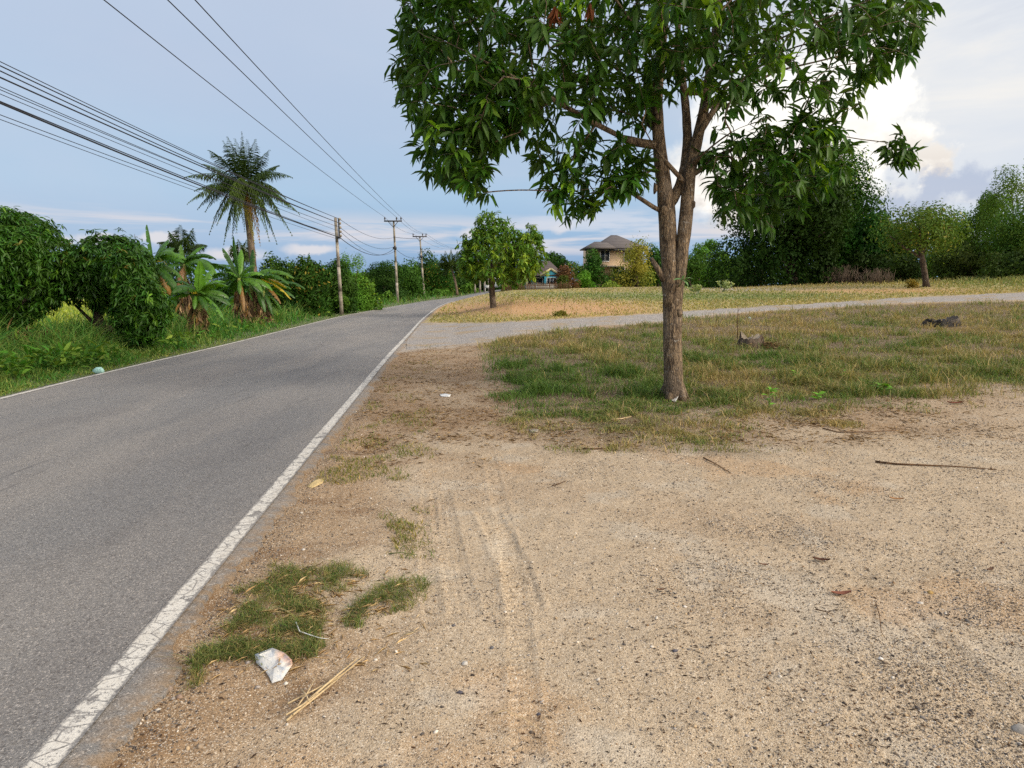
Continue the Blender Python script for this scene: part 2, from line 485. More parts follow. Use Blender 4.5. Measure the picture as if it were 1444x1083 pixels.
dk2 = g.m('MULTIPLY', g.ramp(vr2.outputs[0], .90, .93), g.ramp(v2.outputs[0], .55, .25))
cc = g.mix(g.m('MULTIPLY', dk2, .6), cc, lin((112, 102, 94)))
g.put(bs.inputs['Base Color'], cc); bs.inputs['Roughness'].default_value = .95; bs.inputs['Specular IOR Level'].default_value = .15
hh = g.m('ADD', g.m('MULTIPLY', a2.outputs[0], .9), g.m('MULTIPLY', g.ramp(v1.outputs[0], .0, .6, 1, 0), .55))
g.put(bs.inputs['Normal'], g.bump(hh, .75, .008))
M_GROUND = m
acc = Acc(); acc.add(np.stack([Xf, Yf, H], 1), [Q], c)
tag(acc.build('ground', M_GROUND, smooth=True), 'sandy tan and grassy ground spreading to the tree line', 'ground', kind='structure')

# ------------------------------------------------------------------ road sheet and its painted edge lines
ry = [-40.0]
while ry[-1] < ROAD_END:
    y = ry[-1]; ry.append(y + (.5 if y < 0 else .03 if y < 6 else .03 + (y - 6) * .012))
ry = np.array(ry)
el = xl(ry) - .14 + (fbm(ry * 2.2, ry * 0, 51) - .5) * .12
er = xr(ry) + .20 + (fbm(ry * 1.7, ry * 0 + 3, 52) - .5) * .20 + (fbm(ry * 9, ry * 0 + 3, 53) - .5) * .16 - .04
for q in ((330, 800), (255, 905), (500, 590)):
    y0 = gp(*q)[1]; er -= .07 * np.exp(-((ry - y0) / .07) ** 2)
nc = 34
t = np.concatenate([[0, .0], np.linspace(0, 1, nc), [1, 1]])
XX = el[:, None] * (1 - t) + er[:, None] * t
YY = np.repeat(ry[:, None], len(t), 1)
ZZ = hterr(XX, YY) + .012 + .018 * S(np.minimum(XX - el[:, None], er[:, None] - XX) / .10)
ZZ[:, :2] -= .08; ZZ[:, -2:] -= .08
XX[:, -2:] += .012; XX[:, :2] -= .012
n_ = len(t)
i = np.arange(len(ry) - 1)[:, None] * n_; k = np.arange(n_ - 1)[None]
Q = np.stack([i + k, i + k + 1, i + n_ + k + 1, i + n_ + k], -1).reshape(-1, 4)
def asphalt_nodes(g):
    p = g.pos()
    v = g.vor(p, 165); s_ = g.new('ShaderNodeSeparateColor'); g.put(s_.inputs[0], v.outputs['Color'])
    v_b = g.vor(p, 80); s_b = g.new('ShaderNodeSeparateColor'); g.put(s_b.inputs[0], v_b.outputs['Color'])
    n1 = g.noise(g.map(p, (.9, .16, 1), rot=(0, 0, .06)), 1, 4); n2 = g.noise(p, 26, 4, .7); n3 = g.noise(g.map(p, (1.6, .5, 1)), 1, 5, .65)
    n4 = g.noise(p, 300, 2, .8)
    c = g.mix(s_.outputs[0], lin((118, 117, 115)), lin((147, 145, 142)))
    c = g.mix(g.ramp(n4.outputs[0], .3, .7), g.mix(1.0, c, (.72, .72, .73), 'MULTIPLY'), c)
    c = g.mix(g.m('MULTIPLY', g.ramp(s_.outputs[1], .88, .92), .5), c, lin((204, 198, 190)))
    c = g.mix(g.m('MULTIPLY', g.ramp(s_b.outputs[1], .88, .92), .5), c, lin((84, 80, 78)))
    c = g.mix(g.ramp(n1.outputs[0], .38, .62, 0, .8), c, g.mix(1.0, c, (1.25, 1.2, 1.14), 'MULTIPLY'))
    c = g.mix(g.ramp(n3.outputs[0], .46, .7, 0, .5), c, g.mix(1.0, c, (.72, .72, .74), 'MULTIPLY'))
    c = g.mix(g.ramp(n2.outputs[0], .5, .75, 0, .25), c, lin((122, 112, 98)))
    n6 = g.noise(g.map(p, (5.5, .5, 1), (2, 7, 0), (0, 0, .1)), 1, 5, .7, .8); n7 = g.noise(g.map(p, (.5, .22, 1), (8, 1, 0)), 1, 2)
    c = g.mix(g.m('MULTIPLY', g.ramp(n6.outputs[0], .60, .68), g.ramp(n7.outputs[0], .42, .6, 0, .55)), c, lin((84, 81, 80)))
    h = g.m('ADD', g.ramp(v.outputs[0], 0, .6, 1, 0), g.m('MULTIPLY', n4.outputs[0], .5))
    return c, h, p
m, g, bs, out = new_mat('asphalt')
c_, h_, p_ = asphalt_nodes(g)
ea = g.attr('col').outputs['Color']
c_ = g.mix(g.ramp(g.noise(g.map(p_, (.35, .08, 1), (3, 1, 0)), 1, 3).outputs[0], .5, .62, 0, .35), c_, g.mix(1.0, c_, (.74, .74, .77), 'MULTIPLY'))
c_ = g.mix(g.m('MULTIPLY', g.m('SUBTRACT', 1, ea), g.ramp(g.noise(p_, 14, 5, .7).outputs[0], .36, .6)), c_, lin((140, 118, 92)))
g.put(bs.inputs['Base Color'], c_); bs.inputs['Roughness'].default_value = .82; bs.inputs['Specular IOR Level'].default_value = .35
g.put(bs.inputs['Normal'], g.bump(h_, .7, .006))
acc = Acc()
dd = np.minimum(XX - el[:, None], er[:, None] - XX)
ev = S((dd + .01) / .04).ravel()
acc.add(np.stack([XX, YY, ZZ], -1).reshape(-1, 3), [Q], np.repeat(ev[:, None], 3, 1))
tag(acc.build('road', m, smooth=True), 'narrow grey asphalt road curving away to the right', 'road', kind='structure')

m, g, bs, out = new_mat('road_paint')
c_, h_, p_ = asphalt_nodes(g)
vc = g.vor(g.map(p_, (1, 1.3, 1), rot=(0, 0, .3)), 8.5, 'DISTANCE_TO_EDGE'); vn = g.noise(p_, 9, 5, .7); vn2 = g.noise(p_, 70, 3, .8); vl = g.noise(p_, 1.1, 3)
ea = g.new('ShaderNodeSeparateColor'); g.put(ea.inputs[0], g.attr('col').outputs['Color'])
crack = g.ramp(g.m('ADD', vc.outputs[0], g.m('MULTIPLY', vn.outputs[0], .05)), .03, .075)
wear = g.m('MULTIPLY', g.ramp(vn2.outputs[0], .36, .48), g.ramp(g.m('ADD', g.m('MULTIPLY', vn.outputs[0], .75), g.m('MULTIPLY', vl.outputs[0], .35)), .43, .53))
edge = g.ramp(g.m('ADD', ea.outputs[0], g.m('MULTIPLY', g.m('SUBTRACT', vn.outputs[0], .5), 1.1)), .1, .35)
f = g.m('MULTIPLY', g.m('MULTIPLY', crack, wear), edge)
pc = g.mix(g.ramp(vn.outputs[0], .4, .7, 0, .5), lin((218, 214, 204)), lin((184, 176, 162)))
g.put(bs.inputs['Base Color'], g.mix(f, c_, pc)); bs.inputs['Roughness'].default_value = .75
g.put(bs.inputs['Normal'], g.bump(h_, .4, .005))
for nm, fx, wd, lb in (('edge_line', xr, .125, 'worn cracked white line along the near dirt side of the road'), ('edge_line', xl, .11, 'white line along the far grassy side of the road')):
    acc = Acc(); cx = fx(ry) + (0 if fx is xr else .02)
    u = np.linspace(-1, 1, 7)
    x_ = cx[:, None] + u[None] * wd / 2
    z_ = hterr(x_, np.repeat(ry[:, None], 7, 1)) + .0345
    i = np.arange(len(ry) - 1)[:, None] * 7; k = np.arange(6)[None]
    Q = np.stack([i + k, i + k + 1, i + 7 + k + 1, i + 7 + k], -1).reshape(-1, 4)
    cv = np.repeat(np.tile(1 - np.abs(u), len(ry))[:, None], 3, 1)
    acc.add(np.stack([x_, np.repeat(ry[:, None], 7, 1), z_], -1).reshape(-1, 3), [Q], cv)
    tag(acc.build(nm, m), lb, 'road marking', kind='structure')

# gravel side path: a sheet over the ground
us = np.linspace(575, 1690, 260)
acc = Acc(); rows = []
upw = np.array([gp(q, li(q, PATH_UP)) for q in us]); low = np.array([gp(q, li(q, PATH_LO)) for q in us])
nn = 9; tt = np.linspace(0, 1, nn)
jl = (fbm(us * .05, us * 0, 61) - .5) * .9; ju = (fbm(us * .05, us * 0 + 9, 62) - .5) * 1.6
Pm = low[:, None, :2] * (1 - tt)[None, :, None] + upw[:, None, :2] * tt[None, :, None]
Pm[:, :, 1] += jl[:, None] * (1 - tt) + ju[:, None] * tt
ok = Pm[:, :, 0] > xr(Pm[:, :, 1]) + .12
Pm[:, :, 0] = np.where(ok, Pm[:, :, 0], xr(Pm[:, :, 1]) + .12)
Zm = hterr(Pm[:, :, 0], Pm[:, :, 1]) + .022
Zm[:, 0] -= .04; Zm[:, -1] -= .04
i = np.arange(len(us) - 1)[:, None] * nn; k = np.arange(nn - 1)[None]
Q = np.stack([i + k, i + nn + k, i + nn + k + 1, i + k + 1], -1).reshape(-1, 4)
mg, g, bs, out = new_mat('path_gravel')
p = g.pos(); v = g.vor(p, 38); s_ = g.new('ShaderNodeSeparateColor'); g.put(s_.inputs[0], v.outputs['Color'])
nz = g.noise(p, .8, 6, .65); nz2 = g.noise(p, 9, 4, .7)
c_ = g.mix(s_.outputs[0], lin((124, 118, 114)), lin((184, 178, 170)))
c_ = g.mix(g.ramp(nz.outputs[0], .48, .66, 0, .75), c_, lin((164, 142, 108)))
c_ = g.mix(g.ramp(nz2.outputs[0], .55, .75, 0, .6), c_, lin((112, 104, 92)))
g.put(bs.inputs['Base Color'], c_); bs.inputs['Roughness'].default_value = .95
g.put(bs.inputs['Normal'], g.bump(v.outputs[0], .7, .02))
acc.add(np.concatenate([Pm, Zm[:, :, None]], 2).reshape(-1, 3), [Q])
tag(acc.build('gravel_path', mg, smooth=True), 'pale grey gravel track crossing the field from the road', 'path', kind='structure')

# ------------------------------------------------------------------ loose stones on the dirt lot
OCT_V = np.array([[1, 0, 0], [-1, 0, 0], [0, 1, 0], [0, -1, 0], [0, 0, 1], [0, 0, -1.0]])
OCT_F = np.array([[0, 2, 4], [2, 1, 4], [1, 3, 4], [3, 0, 4], [2, 0, 5], [1, 2, 5], [3, 1, 5], [0, 3, 5]])
t_ = (1 + 5 ** .5) / 2
ICO_V = norm(np.array([[-1, t_, 0], [1, t_, 0], [-1, -t_, 0], [1, -t_, 0], [0, -1, t_], [0, 1, t_], [0, -1, -t_], [0, 1, -t_], [t_, 0, -1], [t_, 0, 1], [-t_, 0, -1], [-t_, 0, 1]]))
ICO_F = np.array([[0, 11, 5], [0, 5, 1], [0, 1, 7], [0, 7, 10], [0, 10, 11], [1, 5, 9], [5, 11, 4], [11, 10, 2], [10, 7, 6], [7, 1, 8],
                  [3, 9, 4], [3, 4, 2], [3, 2, 6], [3, 6, 8], [3, 8, 9], [4, 9, 5], [2, 4, 11], [6, 2, 10], [8, 6, 7], [9, 8, 1]])
def stones(acc, P, r, col, big=True):
    n = len(P); bv, bf = (ICO_V, ICO_F) if big else (OCT_V, OCT_F); k = len(bv)
    a = rng.random(n) * 2 * PI; ca, sa = np.cos(a), np.sin(a)
    sc = r[:, None] * np.stack([.75 + .6 * rng.random(n), .6 + .5 * rng.random(n), .4 + .35 * rng.random(n)], 1)
    V = bv[None] * (1 + (rng.random((n, k, 1)) - .5) * .5) * sc[:, None]
    tl = rng.normal(0, .35, n); V[..., 2] += V[..., 0] * tl[:, None]
    x = V[..., 0] * ca[:, None] - V[..., 1] * sa[:, None]; y = V[..., 0] * sa[:, None] + V[..., 1] * ca[:, None]
    V = np.stack([x, y, V[..., 2]], -1) + P[:, None]
    acc.add(V.reshape(-1, 3), [(bf[None] + (np.arange(n) * k)[:, None, None]).reshape(-1, 3)], np.repeat(col, k, axis=0))
STC = np.array([lin(q) for q in ((132, 125, 118), (92, 86, 82), (160, 144, 122), (222, 212, 196), (192, 168, 134), (112, 98, 84), (172, 162, 152), (150, 118, 84), (70, 63, 59))])
STP = np.array([.15, .14, .17, .10, .16, .10, .09, .04, .05])
def scatter_dirt(n, seed, thr=.0):
    pxs = rng.random(n) * 2240 - 60; t = rng.random(n) ** 1.0
    pys = 565 + t * 560
    # ground hit on the flat lot
    r0 = (pxs - 722) / F; dy = -(pys - 541.5) / F
    ry_ = CP + dy * SP; rz_ = -SP + dy * CP
    tt = CAM_Z / -rz_
    x = r0 * tt; y = ry_ * tt
    z = zones(x, y)
    w = (x > xr(y) + .15) * (1 - z['grass']) * (1 - .75 * np.clip(z['straw'], 0, 1)) * (.55 + .8 * S((fbm(x * 1.1, y * 1.1, seed) - .42) / .25)) * (.5 + .8 * S((x - .1) / 1.2)) * (.4 + .8 * S((fbm(x * 2.6, y * 2.6, seed + 5) - .4) / .3))
    keep = rng.random(n) < w * .62 * (.45 + .55 * S((y - 2.2) / 1.2))
    return x[keep], y[keep]
acc = Acc()
x, y = scatter_dirt(380000, 71)
r = .0018 + .0036 * rng.random(len(x)) ** 2 + .0009 * np.maximum(y - 2.6, 0)
stones(acc, np.stack([x, y, hground(x, y) + r * .2], 1), r, STC[rng.choice(9, len(x), p=STP)] * (.8 + .4 * rng.random((len(x), 1))), False)
x, y = scatter_dirt(20500, 72)
r = .005 + .006 * rng.random(len(x)) ** 2.5
stones(acc, np.stack([x, y, hground(x, y) + r * .15], 1), r, STC[rng.choice(9, len(x), p=STP)] * (.85 + .3 * rng.random((len(x), 1))))
# crumbled asphalt and grit beside the road edge
yy = 1.8 + rng.random(9000) ** 1.4 * 9; xx = xr(yy) + .16 + np.abs(rng.normal(0, .16, 9000))
r = .002 + .006 * rng.random(9000) ** 3
stones(acc, np.stack([xx, yy, hground(xx, yy) + r * .2], 1), r, STC[rng.choice(9, 9000, p=[.3, .3, .1, .05, .05, .1, .05, .0, .05])], False)
M_STONE = mat_plain('stone', (1, 1, 1), .9, .25, .12, 120, .2, use_attr=True)
tag(acc.build('gravel', M_STONE), 'loose small stones and grit strewn over the sandy lot', 'gravel', kind='stuff')
# ------------------------------------------------------------------ grasses (nobody could count them)
def sample_px(n, x0, x1, y0, y1, pw=1.0):
    pxs = x0 + rng.random(n) * (x1 - x0); pys = y0 + (rng.random(n) ** pw) * (y1 - y0)
    return pxs, pys
_HT = {}
def gpv(pxs, pys):
    """vectorised pixel -> terrain point"""
    dx = (pxs - 722) / F; dy = -(pys - 541.5) / F
    r1 = CP + dy * SP; r2 = -SP + dy * CP
    a = dx / r1; b = r2 / r1
    y = np.full(len(pxs), 1.0); st = 1.03
    hit = np.full(len(pxs), np.nan); prev = y.copy()
    yy = 1.0
    while yy < 260:
        yn = yy * st
        zz = CAM_Z + b * yn - hterr(a * yn, np.full_like(a, yn))
        new = np.isnan(hit) & (zz <= 0)
        if new.any():
            z0 = CAM_Z + b[new] * yy - hterr(a[new] * yy, np.full(new.sum(), yy))
            f = z0 / (z0 - zz[new]); hit[new] = yy + (yn - yy) * f
        yy = yn
    return a * hit, hit
def gcol(n, gr, green, dry, var=.25):
    f = np.clip(gr + rng.normal(0, .22, n), 0, 1)[:, None]
    c = np.asarray(green) * f + np.asarray(dry) * (1 - f)
    return c * (1 + var * (rng.random((n, 1)) * 2 - 1))

# field grass around the mango tree: green and straw coloured
acc = Acc()
pxs, pys = sample_px(430000, 640, 1840, 424, 640, .95)
x, y = gpv(pxs, pys); ok = ~np.isnan(x); x, y = x[ok], y[ok]
z = zones(x, y)
w = z['grass'] * (.16 + .84 * S((fbm(x * 1.6, y * 1.6, 81) - .38) / .2))
keep = rng.random(len(x)) < w
x, y = x[keep], y[keep]; n = len(x)
gr = .50 + 1.5 * (fbm(x * .55, y * .4, 82) - .5) + .9 * (fbm(x * 2.2, y * 2.2, 83) - .5)
gr += .15 + .30 * np.exp(-((x - .6) / 1.9) ** 2 - ((y - 12) / 4) ** 2) - .2 * S((y - 17) / 6) - .25 * S((9.8 - y) / 1.5) - .08 * S((x - 5) / 5)
clump = fbm(x * 2.8, y * 2.8, 84)
Hh = (.03 + .24 * S((clump - .34) / .34) + .05 * rng.random(n)) * (.35 + .65 * S((y - 8.6) / 2.4)) * (.5 + .8 * rng.random(n)) * .8
seed_ = rng.random(n) < .05
Hh = np.where(seed_, Hh * 1.6, Hh)
cg = gcol(n, np.where(seed_, gr - .5, gr + .08), lin((90, 120, 52)), lin((176, 154, 106)), .4)
P = np.stack([x, y, hground(x, y) - .005], 1)
blades(acc, P, Hh, .0045 + .0004 * y + .003 * rng.random(n), cg, .55, .8)
tag(acc.build('field_grass', M_GRASS), 'knee-low green and straw coloured grass around the tree trunk', 'grass', kind='stuff')

# short dry turf of the far field
acc = Acc()
pxs, pys = sample_px(140000, 560, 1840, 386, 462)
x, y = gpv(pxs, pys); ok = ~np.isnan(x); x, y = x[ok], y[ok]
z = zones(x, y)
px, py = z['px'], z['py']
bare = np.exp(-(((px - 760) / 180) ** 2 + ((py - 436) / 12) ** 2) ** 1.3) + .8 * np.exp(-((px - 1240) / 150) ** 2 - ((py - 409) / 4) ** 2)
w = z['far'] * np.clip(1.1 - bare - .4 * (fbm(x * .3, y * .2, 91)), .05, 1)
keep = (rng.random(len(x)) < w) & (x > xr(y) + .4)
x, y, px, py = x[keep], y[keep], px[keep], py[keep]; n = len(x)
gr = .40 + .6 * np.exp(-((px - 960) / 230) ** 2 - ((py - 418) / 6) ** 2) + .5 * (fbm(x * .2, y * .1, 92) - .5) + .25 * S((660 - px) / 60) + .25 * S((px - 1300) / 80) * S((412 - py) / 10)
tall = S((px - 1060) / 60) * S((404 - py) / 8)
Hh = (.04 + .08 * rng.random(n)) * (1 + 2.6 * tall) * (1 + .8 * S((664 - px) / 40) * (py < 440))
blades(acc, np.stack([x, y, hterr(x, y) - .01], 1), Hh, .010 + .0012 * y, gcol(n, gr, lin((116, 136, 76)), lin((192, 170, 112))), .4, .6)
tag(acc.build('dry_turf', M_GRASS), 'short yellowed turf of the open field beyond the gravel track', 'grass', kind='stuff')

# lush verge left of the road
acc = Acc()
pxs, pys = sample_px(240000, -260, 700, 404, 640)
x, y = gpv(pxs, pys); ok = ~np.isnan(x); x, y = x[ok], y[ok]
d = xl(y) - x
w = S((d - .16) / .22) * S((9 - d) / 5) * (.5 + .5 * S((fbm(x * 1.2, y * 1.2, 95) - .3) / .2))
keep = rng.random(len(x)) < w
x, y, d = x[keep], y[keep], d[keep]; n = len(x)
Hh = (.05 + .62 * S((d - .2) / 2.2) * (.1 + 1.5 * S((fbm(x * 1.5, y * 1.5, 96) - .25) / .5))) * (.5 + .8 * rng.random(n))
gr = .85 + .8 * (fbm(x * .8, y * .8, 97) - .5) - .35 * S((.7 - d) / .5)
blades(acc, np.stack([x, y, hterr(x, y) - .01], 1), Hh, .008 + .0008 * y, gcol(n, gr, lin((66, 122, 44)), lin((160, 158, 84)), .4), .45, .7)
tag(acc.build('verge_grass', M_GRASS), 'lush green grass along the far verge under the orchard trees', 'grass', kind='stuff')
acc = Acc()
pxs, pys = sample_px(15000, -200, 480, 432, 565)
x, y = gpv(pxs, pys); ok = ~np.isnan(x); x, y = x[ok], y[ok]; d = xl(y) - x
keep = (d > .5) & (d < 5) & (fbm(x * 1.0, y * 1.0, 98) > .47); x, y = x[keep], y[keep]; n = len(x)
T = norm(np.stack([rng.normal(0, 1, n), rng.normal(0, 1, n), rng.random(n) * 1.2], 1))
leaves(acc, np.stack([x, y, hterr(x, y) + .08 + .32 * rng.random(n)], 1), T, .10 + .22 * rng.random(n) ** 1.5, .03 + .07 * rng.random(n), gcol(n, np.full(n, .85), lin((66, 116, 42)), lin((150, 170, 84)), .35), LT_LONG)
tag(acc.build('verge_weeds', M_LEAF2), 'broad leaved creeping weeds among the verge grass', 'weeds', kind='stuff')

# bright crop seen under the orchard crowns
acc = Acc()
n = 20000
x = -44 + rng.random(n) * 38; y = 24 + rng.random(n) ** 1.5 * 45
keep = (x < -10.5 - .1 * y) & (x > -1.1 * y - 6); x, y = x[keep], y[keep]; n = len(x)
blades(acc, np.stack([x, y, hterr(x, y)], 1), .15 + .2 * rng.random(n), np.full(n, .05), gcol(n, np.full(n, .6), lin((136, 160, 44)), lin((186, 186, 84)), .25), .3, .4)
tag(acc.build('field_crop', M_GRASS), 'bright yellow green crop behind the orchard row', 'crop', kind='stuff')

# turf patch and tufts by the road edge in the foreground
PATCH = [[(372, 812), (420, 798), (500, 800), (512, 822), (470, 850), (455, 885), (440, 930), (418, 946), (392, 936), (318, 925), (300, 905), (340, 870), (330, 852)],
         [(470, 885), (500, 862), (548, 832), (590, 822), (598, 838), (560, 862), (500, 880), (478, 896)],
         [(262, 940), (300, 905), (330, 910), (300, 940), (258, 965)]]
acc = Acc()
pxs, pys = sample_px(60000, 240, 620, 785, 975)
x, y = gpv(pxs, pys)
jx = (fbm(x * 8, y * 8, 101) - .5) * 60; jy = (fbm(x * 8, y * 8, 102) - .5) * 50
ins = np.zeros(len(x), bool)
for q in PATCH: ins |= inpoly(pxs + jx, pys + jy, q)
dens = S((fbm(x * 9, y * 9, 103) - .26) / .26)
keep = ins & (rng.random(len(x)) < .05 + .5 * dens ** 1.5) & (x > xr(y) + .22)
x, y, dens = x[keep], y[keep], dens[keep]; n = len(x)
Hh = (.014 + .036 * dens) * (.5 + .9 * rng.random(n))
blades(acc, np.stack([x, y, hground(x, y) - .002], 1), Hh, .0022 + .002 * rng.random(n), gcol(n, .78 - .5 * (1 - dens), lin((76, 108, 44)), lin((190, 164, 108)), .35), .8, .9)
# scattered tufts along the edge strip
pxs, pys = sample_px(60000, 330, 640, 480, 790)
x, y = gpv(pxs, pys); d = x - xr(y)
f = fbm(x * 2.0, y * 2.0, 105)
keep = (d > .22) & (d < 1.3) & (rng.random(len(x)) < S((f - .52) / .10) * .5 * S((1.35 - d) / .4)); x, y = x[keep], y[keep]; n = len(x)
blades(acc, np.stack([x, y, hground(x, y) - .002], 1), .02 + .035 * rng.random(n), .003 + .0006 * y, gcol(n, np.full(n, .68), lin((88, 112, 46)), lin((190, 160, 98)), .3), .7, .9)
tag(acc.build('roadside_turf', M_GRASS), 'low green turf patches on the soil beside the road edge', 'grass', kind='stuff')

# dead straw lying flat on the brown ground
acc = Acc()
pxs, pys = sample_px(52000, 420, 1500, 480, 720)
x, y = gpv(pxs, pys); ok = ~np.isnan(x); x, y = x[ok], y[ok]; z = zones(x, y)
w = np.clip(z['straw'], 0, 1) * .9 + .35 * np.exp(-((z['py'] - li(z['px'], GRASS_LO) - 4) / 12) ** 2) * (1 - z['path'])
keep = (rng.random(len(x)) < w * (.25 + .75 * S((fbm(x * 2, y * 2, 107) - .4) / .2))) & (x > xr(y) + .2); x, y = x[keep], y[keep]; n = len(x)
a = rng.random(n) * 2 * PI
T = np.stack([np.cos(a), np.sin(a), np.abs(rng.normal(0, .18, n))], 1)
cs = gcol(n, rng.random(n), lin((196, 166, 116)), lin((104, 78, 54)), .25)
leaves(acc, np.stack([x, y, hground(x, y) + .003], 1), T, .03 + .07 * rng.random(n), .003 + .0006 * y, cs, LT_RH)
# straw in the turf patch
pxs, pys = sample_px(2200, 280, 600, 795, 955); x, y = gpv(pxs, pys); n = len(x); a = rng.random(n) * 2 * PI
kp = (x > xr(y) + .25) & (fbm(x * 4, y * 4, 109) > .46) & (inpoly(pxs, pys, PATCH[0]) | inpoly(pxs, pys, PATCH[1]) | (rng.random(len(x)) < .10)); x, y, a = x[kp], y[kp], a[kp]; n = len(x)
leaves(acc, np.stack([x, y, hground(x, y) + .02 * rng.random(n)], 1), np.stack([np.cos(a), np.sin(a), rng.normal(0, .15, n)], 1), .03 + .08 * rng.random(n), np.full(n, .0035), gcol(n, rng.random(n), lin((226, 200, 150)), lin((186, 152, 104))), LT_RH)
tag(acc.build('dry_straw', M_STRAW), 'matted dead straw on the brown ground between road and grass', 'straw', kind='stuff')
# small dark bark and leaf fragments over the lot
acc = Acc()
x, y = scatter_dirt(19000, 75); n = len(x); a = rng.random(n) * 2 * PI
leaves(acc, np.stack([x, y, hground(x, y) + .003], 1), np.stack([np.cos(a), np.sin(a), rng.normal(.05, .12, n)], 1), .008 + .03 * rng.random(n) ** 2, .003 + .006 * rng.random(n), gcol(n, rng.random(n), lin((92, 66, 46)), lin((58, 48, 42)), .3), LT_RH)
tag(acc.build('plant_litter', M_STRAW), 'tiny dark bark and leaf fragments over the sandy lot', 'litter', kind='stuff')

# ------------------------------------------------------------------ trees
def grow(skeleton, tips, kpath=.45):
    """connect tips to a hand-laid limb skeleton; returns node positions, parents and pipe radii"""
    global LINE_OF
    pos = []; par = []; LINE_OF = []
    for li_, (line, parent_line) in enumerate(skeleton):
        pts = np.asarray(line, float)
        q = [pts[0]]
        for a_, b_ in zip(pts[:-1], pts[1:]):
            m_ = max(1, int(np.linalg.norm(b_ - a_) / .14))
            for s_ in range(1, m_ + 1): q.append(a_ + (b_ - a_) * s_ / m_)
        q = np.array(q)
        for _ in range(2): q[1:-1] = (q[:-2] + 2 * q[1:-1] + q[2:]) / 4
        if not pos: p0 = -1
        else:
            A = np.array(pos); p0 = int(np.argmin(((A - q[0]) ** 2).sum(1)))
        for j, v in enumerate(q):
            pos.append(v); LINE_OF.append(li_); par.append(p0 if j == 0 else len(pos) - 2)
    pos = [np.array(v) for v in pos]
    plen = [0.0] * len(pos)
    for i_ in range(len(pos)):
        if par[i_] >= 0: plen[i_] = plen[par[i_]] + np.linalg.norm(pos[i_] - pos[par[i_]])
    nsk = len(pos)
    tips = np.asarray(tips, float)
    A0 = np.array(pos)
    d0 = np.array([np.sqrt(((A0 - t_) ** 2).sum(1)).min() for t_ in tips])
    cap = nsk + len(tips) * 14
    A = np.zeros((cap, 3)); PL = np.zeros(cap); A[:nsk] = A0; PL[:nsk] = plen
    zmin = A0[:, 2].min()
    isok = np.ones(cap, bool); isok[:nsk] = True
    nn_ = nsk; tipnode = np.zeros(len(tips), int)
    low = np.zeros(cap); low[:nsk] = np.where(np.arange(nsk) < 18, 3.0, 0) + np.where(np.array(LINE_OF) == 12, .9, 0) * (max(LINE_OF) > 10) + np.where(proj(*A0.T)[1] > 240, 3.0, 0) * (max(LINE_OF) > 10)
    for ti in np.argsort(d0):
        t_ = tips[ti]
        d = np.sqrt(((A[:nn_] - t_) ** 2).sum(1))
        cost = d + kpath * PL[:nn_] * .35 + low[:nn_] + .5 * np.maximum(0, A[:nn_, 2] - t_[2])
        b = int(np.argmin(cost)); st = A[b]; L_ = np.linalg.norm(t_ - st)
        m_ = int(min(12, max(1, round(L_ / .16))))
        bend = rng.normal(0, .17 * L_, 3); bend[2] = abs(bend[2]) * .6
        prev = b
        for s_ in range(1, m_ + 1):
            f = s_ / m_
            v = st + (t_ - st) * f + bend * (4 * f * (1 - f)) * .5
            A[nn_] = v; par.append(prev); PL[nn_] = PL[prev] + np.linalg.norm(v - A[prev]); prev = nn_; nn_ += 1
        tipnode[ti] = prev
    return A[:nn_], np.array(par), tipnode, nsk

def pipes(A, par, tipnode, r0=.006, exp=2.3):
    n_ = len(A); w = np.zeros(n_)
    ch = np.zeros(n_, int)
    for i_ in range(n_):
        if par[i_] >= 0: ch[par[i_]] += 1
    for i_ in range(n_ - 1, -1, -1):
        if w[i_] == 0: w[i_] = r0 ** exp
        if par[i_] >= 0: w[par[i_]] += w[i_] if ch[par[i_]] > 1 or True else 0
    return w ** (1 / exp)

def branch_mesh(acc, A, par, R, nsk, nbig=9):
    """chains of nodes become tapering tubes"""
    n_ = len(A); kids = [[] for _ in range(n_)]
    for i_ in range(n_):
        if par[i_] >= 0: kids[par[i_]].append(i_)
    stack = [(0, None)]
    while stack:
        s_, pa = stack.pop()
        chain = [] if pa is None else [pa]
        cur = s_
        while True:
            chain.append(cur)
            if not kids[cur]: break
            ks = sorted(kids[cur], key=lambda q: -R[q])
            for q in ks[1:]: stack.append((q, cur))
            cur = ks[0]
        if len(chain) < 2: continue
        pts = A[chain]; rr = R[chain].copy()
        if pa is not None: rr[0] = min(rr[0], rr[1] * 1.25)
        big = rr.max()
        tube(acc, pts, rr, nbig if big > .03 else 5 if big > .008 else 4, wob=.06 if big > .03 else 0)

